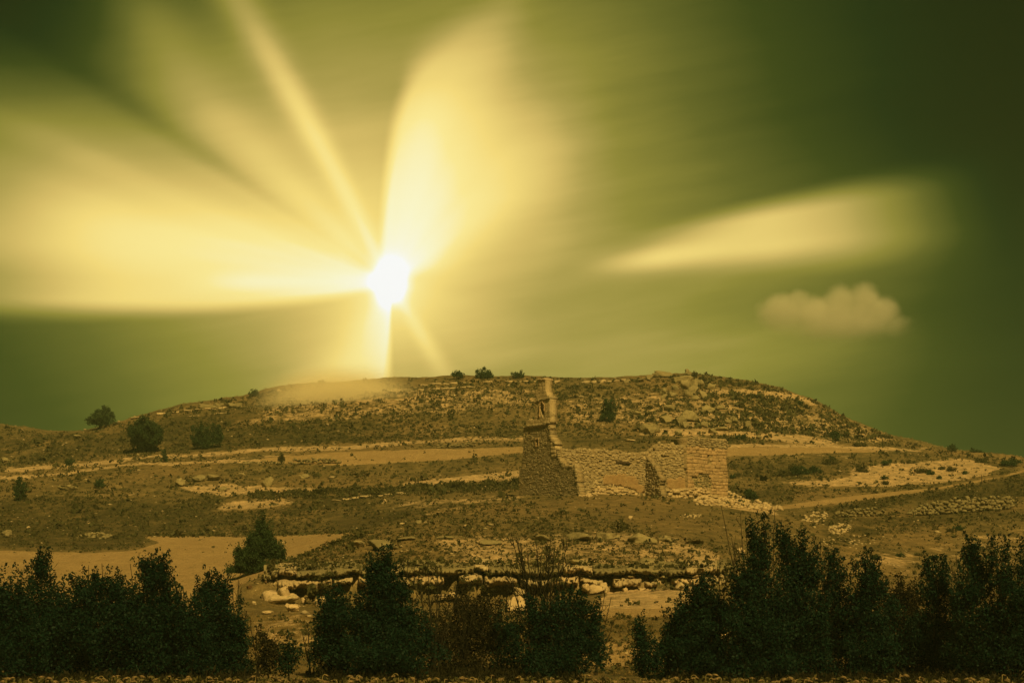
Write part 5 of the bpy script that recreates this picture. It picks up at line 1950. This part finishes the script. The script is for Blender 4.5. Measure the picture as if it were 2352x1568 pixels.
hill_tree('leaning umbrella-shaped pine on the left skyline', 226, 985, [(228, 958, 24, 16), (240, 950, 20, 15), (214, 968, 18, 12), (252, 962, 15, 12), (236, 972, 20, 9)], 1, name='pine_tree')
hill_tree('big dense round juniper on the left slope, its shadow on the path side', 333, 1038, [(335, 996, 40, 34), (322, 1008, 28, 24), (352, 1006, 26, 24), (335, 972, 24, 16), (340, 1020, 30, 14)], 2, dens=1.2)
hill_tree('broad many-topped juniper right of the big round one', 474, 1030, [(455, 1002, 17, 24), (474, 998, 17, 27), (493, 998, 16, 26), (503, 1010, 9, 16), (470, 1016, 30, 13), (447, 1014, 9, 12)], 3)
hill_tree('small round bush alone on the left skyline', 580, 911, [(580, 902, 14, 8), (588, 903, 8, 7)], 4, cat='bush', name='juniper_bush', dmin=395)
hill_tree('faint round bush on the skyline inside the added flare glow', 735, 889, [(735, 883, 15, 8), (740, 879, 8, 6)], 5, cat='bush', name='juniper_bush', dmin=395)
hill_tree('leftmost of the three crest bushes left of the bell gable', 1050, 870, [(1048, 859, 13, 9), (1057, 862, 10, 7)], 6, cat='bush', name='juniper_bush', dmin=395)
hill_tree('middle and largest of the three crest bushes', 1112, 870, [(1104, 859, 12, 11), (1120, 857, 13, 12), (1112, 862, 20, 7)], 7, cat='bush', name='juniper_bush', dmin=395)
hill_tree('rightmost of the three crest bushes, nearest the bell gable', 1191, 869, [(1184, 861, 9, 7), (1197, 860, 10, 8)], 8, cat='bush', name='juniper_bush', dmin=395)
hill_tree('round dark juniper alone on the slope right of the bell gable', 1398, 968, [(1398, 940, 21, 22), (1400, 930, 15, 13), (1396, 955, 22, 11)], 9, dens=1.2)
hill_tree('lone round juniper low on the right flank of the hill', 1922, 1012, [(1922, 1001, 15, 12), (1918, 997, 10, 9)], 10, cat='bush', name='juniper_bush')
hill_tree('dark pointed juniper near the left picture edge', 46, 1150, [(44, 1108, 9, 13), (44, 1122, 15, 15), (45, 1138, 20, 14)], 11)
hill_tree('small dark bush right of the flat pale rock at far left', 228, 1122, [(228, 1108, 11, 11), (230, 1114, 13, 8)], 12, cat='bush', name='juniper_bush')
hill_tree('slim dark bush below the big round juniper, beside the path', 377, 1061, [(377, 1045, 7, 13), (378, 1053, 9, 8)], 13, cat='bush', name='juniper_bush')
hill_tree('low dark bush beside the upper path at far left', 159, 1068, [(155, 1060, 10, 7), (165, 1061, 9, 6)], 14, cat='bush', name='juniper_bush')
hill_tree('twiggy upright bush on the edge of the upper field', 647, 1065, [(647, 1054, 9, 9), (645, 1049, 6, 6)], 15, cat='bush', name='broom_bush', mat='scrub')
hill_tree('black-green round bush at the tail of the fallen masonry', 1723, 1148, [(1723, 1135, 15, 12), (1718, 1131, 9, 9), (1731, 1139, 10, 8)], 16, cat='bush', name='juniper_bush', dens=1.3)
hill_tree('pointed bush on the right skyline, left of its broader neighbour', 2190, 1036, [(2188, 1028, 13, 7), (2186, 1024, 6, 5)], 17, cat='bush', name='juniper_bush', dmin=395)
hill_tree('broader bush on the right skyline near the picture edge', 2243, 1044, [(2238, 1036, 11, 8), (2250, 1039, 12, 5)], 18, cat='bush', name='juniper_bush', dmin=395)
hill_tree('dark bush behind the round pale boulder of the upper heap', 1617, 878, [(1617, 872, 12, 7), (1610, 870, 8, 6)], 19, cat='bush', name='juniper_bush', mat='scrub')
hill_tree('spiky bush on the crest right of the summit boulder', 1592, 866, [(1592, 860, 9, 5), (1596, 858, 6, 5)], 20, cat='bush', name='juniper_bush', mat='scrub')
hill_tree('dark bush touching the left wall of the facade', 1183, 1112, [(1182, 1103, 12, 8), (1190, 1104, 8, 7)], 21, cat='bush', name='juniper_bush', mat='scrub')
hill_tree('dark bush in the scrub under the right end of the bright strip', 1048, 1119, [(1048, 1112, 22, 6), (1058, 1109, 14, 6)], 22, cat='bush', name='broom_bush', mat='scrub')
RB = [(1801, 1093, 26, 9, 'wide dark bush, left end of the bush line on the right terraces'), (1838, 1091, 26, 12, 'largest bush of the line on the right terraces'),
      (1825, 1078, 15, 7, 'bush just above the largest one on the right terraces'), (1874, 1084, 16, 8, 'bush right of the largest one on the right terraces'),
      (1907, 1066, 18, 9, 'bush above the line, under the pale upper track'), (1912, 1058, 10, 6, 'small bush touching the top of the one under the pale upper track'),
      (1981, 1083, 19, 10, 'round bush between the line and the bare bank'),
      (2037, 1068, 15, 7, 'bush at the left tip of the bare bank'), (2118, 1086, 22, 8, 'spreading bush in the middle of the bare bank'), (2138, 1090, 12, 6, 'bush at the right foot of the spreading one'),
      (2187, 1082, 14, 6, 'round bush right of centre on the bare bank'), (2218, 1089, 8, 5, 'small bush furthest right on the bare bank'),
      (2164, 1078, 8, 5, 'small bush above the spreading one on the bare bank'), (2157, 1100, 7, 5, 'tiny bush low on the bare bank'),
      (2035, 1113, 13, 6, 'bush on the lower terrace edge beside the earth road'), (2032, 1100, 10, 5, 'bush just above the lower terrace edge'),
      (1696, 1094, 7, 6, 'upright bush right of the end block'), (1683, 1098, 9, 6, 'low bush between the end block and the upright bush'),
      (2255, 1063, 20, 7, 'dark bush below the right skyline'), (2320, 1070, 28, 9, 'long dark bush at the right picture edge below the skyline'),
      (1978, 1025, 20, 6, 'flat dark bush at the hill foot on the right'), (1840, 931, 8, 7, 'small round bush on the pale right shoulder'),
      (1763, 955, 7, 6, 'small dark bush high on the right slope'), (1700, 1008, 12, 6, 'bush at the foot of the right slope beside the end block'),
      (2092, 1064, 12, 5, 'low bush on the terrace above the bare bank'),
      (2205, 1218, 14, 7, 'dark tussock below the long field wall'), (2183, 1221, 11, 5, 'tussock left of the dark one below the long field wall'),
      (2066, 1278, 9, 5, 'dark tussock on the open right slope, left of three'), (2108, 1276, 8, 4.5, 'dark tussock on the open right slope, middle of three'), (2143, 1283, 10, 5, 'dark tussock on the open right slope, right of three'),
      (2245, 1262, 26, 6, 'stony bush on the open right slope near the tree tops'), (2009, 1284, 14, 6, 'broad tussock left of the three on the right slope')]
for i, (x_, y_, w_, h_, lb) in enumerate(RB):
    hill_tree(lb, x_, y_, [(x_, y_ - h_ * 0.55, w_, h_), (x_ - w_ * 0.4, y_ - h_ * 0.8, w_ * 0.5, h_ * 0.6)], 40 + i, cat='bush', name='broom_bush', mat='needle' if i % 2 else 'scrub', tr=0.04, dmin=395 if y_ < 1020 and x_ > 2240 else 0)

# the lone pine at the edge of the ploughed field
lobed_tree('pine_tree', 'tall lone conical pine at the edge of the ploughed field', 602, 1338, 142.0,
           [(600, 1204, 11, 18), (602, 1222, 20, 20), (598, 1240, 28, 22), (534, 1312, 14, 16), (645, 1286, 14, 18), (566, 1280, 26, 24), (600, 1255, 32, 22), (582, 1268, 34, 24), (625, 1262, 24, 22), (638, 1272, 17, 22), (598, 1285, 42, 22),
            (560, 1295, 26, 24), (550, 1316, 20, 16), (580, 1312, 34, 17), (620, 1296, 32, 16), (598, 1302, 36, 18), (615, 1240, 16, 18), (578, 1250, 15, 18)],
           leaf=0.13, dens=2.6, mat='needle', seed=60, shoots=True, trunk_r=0.17, up=1.3, sprig=7, spread=0.16, shell=0.35)

# ---------------------------------------------------------------- the belt of bushes and small trees behind the crop
FT = [
    ('dark leafy tree cut off by the left picture edge', 20, 72, [(18, 1372, 42, 40), (0, 1440, 70, 80), (40, 1490, 70, 60), (-40, 1400, 40, 70)], 1.0, 'leaf'),
    ('narrow-topped leafy tree, leftmost full tree of the belt', 100, 76, [(98, 1296, 18, 22), (92, 1330, 28, 32), (100, 1385, 50, 45), (108, 1450, 70, 60), (108, 1510, 70, 45)], 1.0, 'leaf'),
    ('broad bush between the narrow-topped tree and the square-topped tree', 200, 74, [(190, 1350, 28, 26), (222, 1372, 46, 40), (180, 1400, 46, 40), (215, 1450, 70, 60), (200, 1515, 80, 45)], 1.0, 'leaf'),
    ('bushy tree filling the belt left of the square-topped tree', 290, 75, [(272, 1352, 26, 22), (292, 1380, 40, 34), (300, 1430, 60, 55), (305, 1500, 70, 50)], 1.0, 'leaf'),
    ('tall square-topped leafy tree on the left', 355, 73, [(340, 1310, 20, 22), (366, 1308, 22, 22), (354, 1340, 36, 34), (388, 1368, 22, 28), (350, 1390, 44, 40), (366, 1445, 60, 55), (372, 1510, 66, 45)], 1.05, 'leaf'),
    ('young leafy tree at the right end of the left thicket', 495, 75, [(487, 1344, 22, 22), (467, 1362, 16, 20), (513, 1364, 16, 22), (492, 1382, 38, 30), (508, 1425, 46, 42), (518, 1475, 48, 48), (515, 1520, 52, 35)], 1.0, 'leaf'),
    ('dark bush in front of the young tree of the left thicket', 440, 72, [(438, 1440, 36, 36), (440, 1495, 50, 50), (425, 1400, 24, 26)], 0.95, 'leaf'),
    ('shrub at the left end of the central thicket', 768, 76, [(772, 1382, 24, 24), (770, 1412, 32, 32), (762, 1450, 34, 40), (770, 1500, 44, 45)], 1.0, 'leaf'),
    ('tallest leafy tree of the central thicket', 870, 74, [(884, 1282, 14, 18), (866, 1308, 20, 20), (888, 1322, 24, 24), (868, 1350, 40, 30), (905, 1362, 34, 34), (880, 1400, 56, 40), (850, 1440, 60, 44), (920, 1440, 50, 50), (880, 1500, 100, 46)], 1.05, 'leaf'),
    ('thin brownish shrub in the middle of the central thicket', 1090, 79, [(1066, 1400, 38, 34), (1108, 1408, 44, 36), (1090, 1450, 66, 44), (1080, 1505, 80, 44), (1000, 1480, 36, 60)], 0.50, 'leaf_brown'),
    ('spreading leafy bush with layered branches, right end of the central thicket', 1285, 74, [(1300, 1385, 26, 22), (1250, 1415, 36, 34), (1306, 1418, 42, 34), (1350, 1396, 22, 12), (1372, 1414, 16, 9), (1338, 1440, 40, 22), (1290, 1465, 60, 36), (1352, 1476, 36, 15), (1374, 1499, 24, 8), (1284, 1512, 78, 32)], 0.95, 'leaf'),
    ('small bush between the two middle parts of the central thicket', 1190, 77, [(1185, 1440, 34, 34), (1190, 1495, 46, 44)], 0.6, 'leaf'),
    ('slim young bush standing alone in the gap', 1480, 70, [(1474, 1452, 10, 18), (1480, 1480, 18, 22), (1482, 1515, 26, 24), (1506, 1522, 18, 18)], 0.9, 'leaf'),
    ('low bush at the left end of the right thicket', 1560, 75, [(1560, 1440, 30, 36), (1554, 1490, 38, 46), (1545, 1520, 30, 28)], 0.9, 'leaf'),
    ('rounded bush second from the left in the right thicket', 1612, 74, [(1612, 1362, 26, 28), (1594, 1390, 34, 34), (1640, 1400, 40, 44), (1610, 1450, 60, 54), (1620, 1510, 66, 44)], 1.0, 'leaf'),
    ('tall tree with two upright tops, highest left top of the right thicket', 1740, 72, [(1733, 1222, 11, 16), (1760, 1210, 7, 10), (1738, 1250, 18, 22), (1744, 1285, 28, 28), (1735, 1330, 42, 34), (1700, 1345, 26, 26), (1740, 1390, 60, 46), (1730, 1450, 76, 50), (1730, 1515, 88, 40)], 1.05, 'leaf'),
    ('broad tall tree in the middle of the right thicket', 1820, 73, [(1803, 1242, 16, 22), (1847, 1240, 8, 9), (1812, 1275, 30, 28), (1862, 1280, 22, 22), (1840, 1310, 44, 32), (1828, 1360, 54, 44), (1836, 1430, 66, 50), (1835, 1500, 76, 50)], 1.05, 'leaf'),
    ('narrow pointed tree right of the broad tall one', 1915, 75, [(1912, 1284, 10, 16), (1914, 1312, 20, 22), (1920, 1350, 30, 30), (1918, 1400, 40, 44), (1922, 1480, 60, 66)], 1.0, 'leaf'),
    ('forked bushy tree left of the dip in the right thicket', 1992, 74, [(1986, 1288, 9, 14), (2012, 1310, 10, 14), (1988, 1325, 26, 26), (2012, 1348, 28, 26), (1984, 1376, 38, 36), (2008, 1430, 56, 56), (2002, 1505, 64, 46)], 1.0, 'leaf'),
    ('brownish low bushes in the dip of the right thicket', 2088, 78, [(2058, 1366, 22, 24), (2096, 1372, 28, 26), (2085, 1420, 56, 44), (2090, 1490, 66, 60)], 0.9, 'leaf_brown'),
    ('twin-topped bush right of the dip', 2152, 75, [(2138, 1308, 18, 18), (2166, 1312, 14, 20), (2150, 1346, 34, 30), (2152, 1400, 46, 46), (2155, 1480, 64, 66)], 1.0, 'leaf'),
    ('tall pointed tree near the right picture edge', 2240, 73, [(2236, 1258, 11, 18), (2230, 1286, 20, 22), (2252, 1310, 24, 24), (2234, 1345, 42, 36), (2240, 1410, 56, 50), (2240, 1490, 72, 62)], 1.05, 'leaf'),
    ('cluster of upright shoots and bush cut off by the right picture edge', 2322, 72, [(2284, 1272, 8, 22), (2307, 1284, 8, 28), (2300, 1330, 28, 28), (2344, 1300, 12, 32), (2330, 1370, 44, 44), (2322, 1440, 66, 56), (2330, 1510, 80, 50), (2390, 1400, 50, 90)], 1.0, 'leaf'),
    ('small bush at the foot of the slope between the two thickets', 618, 74, [(612, 1495, 20, 26), (622, 1522, 28, 22)], 0.55, 'leaf_brown'),
    ('low shrub beside the bare sapling between the two thickets', 664, 73, [(662, 1500, 10, 20), (668, 1522, 20, 20)], 0.7, 'leaf'),
]
for i, (lb, bx, d, lobes, dn, mt) in enumerate(FT):
    lobes = [(a, b + (4 if c > 20 else 0), c * (1.20 if b > 1380 else 1.08), e * 1.10) for a, b, c, e in lobes]
    lobed_tree('leafy_tree' if len(lobes) > 5 else 'leafy_bush', lb, bx, 1548, d, lobes, leaf=0.105, dens=dn * 1.55, mat=mt, cat='tree' if len(lobes) > 5 else 'bush',
               seed=200 + i, trunk_r=0.07 if len(lobes) > 5 else 0.04, up=0.5, sprig=8)

# bare trees
bare_tree('bare_tree', 'large bare many-stemmed shrub rising above the spreading leafy bush', 1248, 1540, 76.5,
          [(1172, 1222), (1184, 1236), (1196, 1250), (1215, 1262), (1232, 1250), (1240, 1275), (1254, 1262), (1268, 1258), (1276, 1270), (1264, 1240), (1302, 1240), (1308, 1290), (1160, 1300), (1205, 1290), (1225, 1300), (1320, 1310), (1190, 1330), (1286, 1300)],
          0.050, seed=1, twigs=11, spread=0.3)
bare_tree('bare_tree', 'slender bare tree in the central thicket right of the tallest leafy tree', 1000, 1540, 77, [(985, 1290), (1004, 1300), (1018, 1330), (968, 1345), (1032, 1370), (1050, 1340)], 0.05, seed=2, twigs=8)
bare_tree('bare_tree', 'bare forked tree leaning right before the grass mound, left of the taller pair', 1732, 1480, 76, [(1658, 1164), (1702, 1176), (1680, 1230), (1716, 1200)], 0.045, seed=3, twigs=5, mat='bark_pale')
bare_tree('bare_tree', 'bare slender tree rising behind the highest tops of the right thicket', 1778, 1470, 78, [(1782, 1152), (1768, 1180), (1800, 1190), (1764, 1230)], 0.04, seed=4, twigs=6, mat='bark_pale')
bare_tree('bare_tree', 'bare sapling standing on the slope between the two thickets', 714, 1545, 78, [(706, 1432), (726, 1440), (696, 1452), (738, 1470)], 0.03, seed=5, twigs=6)
bare_tree('bare_tree', 'bare curved stems at the left end of the right thicket', 1568, 1520, 77, [(1562, 1352), (1580, 1362), (1540, 1400), (1570, 1400), (1530, 1420)], 0.028, seed=6, twigs=5, mat='bark_pale')
bare_tree('bare_shrub', 'arching bare canes above the left thicket', 216, 1480, 77, [(205, 1300), (218, 1310), (228, 1296), (244, 1312), (262, 1318), (196, 1330), (236, 1335)], 0.022, seed=7, twigs=4, cat='bush')
bare_tree('bare_shrub', 'pale twigs left of the young leafy tree', 424, 1480, 78, [(420, 1345), (436, 1360), (410, 1370), (428, 1392)], 0.016, seed=8, twigs=5, cat='bush', mat='bark_pale')
bare_tree('bare_shrub', 'thin twiggy shrub at the right end of the left thicket', 590, 1545, 77, [(576, 1420), (590, 1440), (602, 1430), (612, 1460), (580, 1460), (618, 1440)], 0.02, seed=9, twigs=7, cat='bush')
bare_tree('bare_shrub', 'fan of thin bare twigs left of the large bare shrub', 1150, 1530, 78, [(1118, 1370), (1134, 1350), (1150, 1372), (1166, 1340), (1098, 1390), (1180, 1360)], 0.022, seed=10, twigs=7, cat='bush')
bare_tree('bare_shrub', 'small bare bush on the slope right of the lone twiggy sapling', 748, 1545, 79, [(742, 1492), (756, 1500), (730, 1505), (764, 1510)], 0.014, seed=11, twigs=5, cat='bush', mat='bark_pale')
bare_tree('bare_shrub', 'dry twigs poking up at the far left of the belt', 60, 1480, 78, [(50, 1306), (66, 1318), (40, 1330), (76, 1338)], 0.016, seed=12, twigs=5, cat='bush')
bare_tree('bare_shrub', 'brown twigs over the dip of the right thicket', 2080, 1480, 79, [(2066, 1335), (2084, 1340), (2100, 1345), (2110, 1360), (2050, 1345)], 0.016, seed=13, twigs=6, cat='bush', mat='bark_pale')


# ---------------------------------------------------------------- withered sunflowers along the bottom edge
def sunflower_meshes(v):
    rs = np.random.default_rng(900 + v)
    g = Geo()
    H = 1.05
    lean = rs.uniform(-0.12, 0.12)
    t = np.linspace(0, 1, 7)
    a = rs.uniform(0, 2 * math.pi) if v else 0.4
    dx, dy = math.cos(a), math.sin(a)
    bend = rs.uniform(0.5, 0.95)
    nk = rs.uniform(0.03, 0.10)
    path = [(lean * q, 0, H * q) for q in t]
    for q in np.linspace(0.25, 1, 6):              # the neck bends over
        an = q * math.pi * bend
        path.append((lean + dx * nk * (1 - math.cos(an)), dy * nk * (1 - math.cos(an)), H + nk * 0.9 * math.sin(an)))
    path = np.array(path)
    g.add(*tube(path, np.concatenate([np.full(7, 0.013), np.linspace(0.012, 0.009, 6)]), 5))
    stem = g.mesh('stem', M['straw'])
    e = path[-1]
    h = Geo()
    ang = np.linspace(0, 2 * math.pi, 11)[:-1]
    nrm = np.array([-dx * 0.25, -dy * 0.25, -1.0])
    nrm /= np.linalg.norm(nrm)
    u = np.cross(nrm, [0.3, 0.9, 0.1])
    u /= np.linalg.norm(u)
    w = np.cross(nrm, u)
    R = rs.uniform(0.075, 0.10)
    rings = [(0.02, -0.035), (0.75, -0.022), (1.0, 0.0), (0.8, 0.022), (0.02, 0.03)]
    V = [e + nrm * (q + 0.02) + (np.cos(b) * u + np.sin(b) * w) * R * r * (1 + 0.08 * rs.normal()) for r, q in rings for b in ang]
    i = np.arange(50).reshape(5, 10)
    Fq = np.stack([i[:-1], i[1:], np.roll(i[1:], -1, 1), np.roll(i[:-1], -1, 1)], -1).reshape(-1, 4)
    h.add(np.array(V), Fq)
    n = 16                                        # dried ray florets and bracts
    for b in np.linspace(0, 2 * math.pi, n, endpoint=False):
        d = np.cos(b) * u + np.sin(b) * w
        s = np.cross(d, nrm) * 0.014
        c = e + nrm * 0.02 + d * R
        tip = c + d * 0.05 + nrm * rs.uniform(-0.01, 0.05)
        h.add(np.array([c - s, tip, c + s]), np.array([(0, 1, 2)]))
    head = h.mesh('flower_head', M['seed'])
    l = Geo()
    for k in range(9):
        z = H * rs.uniform(0.55, 1.02)
        b = rs.uniform(0, 2 * math.pi)
        d = np.array([math.cos(b), math.sin(b), 0.25])
        L = rs.uniform(0.12, 0.22)
        s = np.cross(d, [0, 0, 1.0]) * L * 0.38
        p0 = np.array([lean * z / H, 0, z])
        p1 = p0 + d * L * 0.6
        p2 = p1 + np.array([d[0], d[1], -1.1]) * L * 0.6
        l.add(np.array([p0, p1 - s + [0, 0, -0.01], p2, p1 + s + [0, 0, 0.012], p1 + [0, 0, 0.02]]), np.array([(0, 1, 4), (1, 2, 4), (2, 3, 4), (3, 0, 4)]))
    leaves = l.mesh('leaves', M['crop_leaf'])
    return stem, head, leaves


def build_crop():
    rs = np.random.default_rng(44)
    var = [sunflower_meshes(v) for v in range(9)]
    z0 = float(at(1176, 1668, 54.0)[2])
    pts = []
    for r, Y in enumerate(np.linspace(60.6, 57.6, 4)):
        n = 84 if r < 3 else 40
        xs = np.linspace(-17.2, 17.2, n) + rs.normal(size=n) * 0.09
        for X in xs:
            pts.append((X, Y + rs.normal() * 0.18))
    pts = pts[:292]
    topz = -2.04
    for i, (X, Y) in enumerate(pts):
        st, hd, lv = var[int(rs.integers(9))]
        gz = ground_z(X, Y) if Y > 54.5 else z0
        # crop height is a metre or so; the ground below is the field
        s = (topz - 0.03 + rs.normal() * 0.07 - gz) / 1.15
        o = empty('sunflower', (X, Y, gz))
        tag(o, 'withered sunflower with a drooping head in the crop along the bottom edge', 'sunflower', 'withered sunflowers along the bottom edge')
        o.rotation_euler = (0, 0, rs.uniform(0, 6.28))
        o.scale = (1.0, 1.0, s)
        for nm, me in (('stem', st), ('flower_head', hd), ('leaves', lv)):
            link(nm, me, o)
    # rows nearer than those: one mass
    P = []
    for Y in np.linspace(57.0, 50.0, 11):
        for X in np.arange(-17, 17, 0.42):
            P.append((X + rs.normal() * 0.1, Y + rs.normal() * 0.15, 0))
    P = np.array(P)
    zz = np.array([ground_z(a, b) if b > 54.5 else z0 for a, b in P[:, :2]])
    c = np.repeat(P, 16, 0)
    c[:, :2] += rs.normal(size=(len(c), 2)) * 0.14
    c[:, 2] = np.repeat(zz, 16) + rs.uniform(0.35, 1.0, len(c)) * (topz - 0.1 - np.repeat(zz, 16))
    V, Fq = leaf_quads(c, 0.6, 0.2, rs, 0.7)
    tag(link('crop_leaves', mesh_np('crop_leaves', V, Fq, M['crop_leaf'])), 'mass of withered sunflower leaves in the nearer crop rows', kind='stuff')
    # leaves under the heads of the visible rows
    q = np.array(pts)
    c = np.repeat(q, 16, 0) + rs.normal(size=(len(q) * 16, 2)) * 0.18
    z = topz - 0.02 - rs.uniform(0.0, 0.5, len(c)) + rs.normal(size=len(c)) * 0.03
    V, Fq = leaf_quads(np.column_stack([c, z]), 0.5, 0.13, rs, 0.45)
    tag(link('crop_leaves', mesh_np('crop_leaves', V, Fq, M['crop_leaf'])), 'dull green lower leaves of the sunflower crop at the bottom edge', kind='stuff')


build_crop()

for i, (x_, y_, tips, lb) in enumerate([
    (330, 1500, [(318, 1268), (300, 1296), (334, 1274), (346, 1290)], 'bare twigs at the left side of the square-topped tree'),
    (540, 1520, [(546, 1330), (556, 1362), (534, 1350), (566, 1400)], 'bare twigs at the right side of the young leafy tree'),
    (930, 1520, [(938, 1276), (950, 1300), (926, 1262), (962, 1330)], 'bare leader twigs right of the top of the tallest central tree'),
    (1060, 1520, [(1046, 1340), (1064, 1350), (1082, 1336), (1096, 1362)], 'bare twigs over the thin brownish shrub'),
    (1370, 1520, [(1392, 1350), (1404, 1372), (1380, 1362), (1410, 1420)], 'bare twigs at the right end of the spreading leafy bush'),
    (1650, 1500, [(1640, 1300), (1656, 1280), (1672, 1310), (1626, 1330)], 'bare twigs left of the tall two-topped tree'),
    (1880, 1500, [(1888, 1240), (1896, 1262), (1874, 1250), (1902, 1290)], 'bare twigs between the broad tall tree and the narrow pointed one'),
    (2200, 1500, [(2196, 1272), (2206, 1290), (2190, 1300), (2214, 1262)], 'bare twigs left of the tall pointed tree at the right')]):
    bare_tree('bare_shrub', lb, x_, y_, 77.5, tips, 0.022, seed=60 + i, twigs=7, cat='bush')
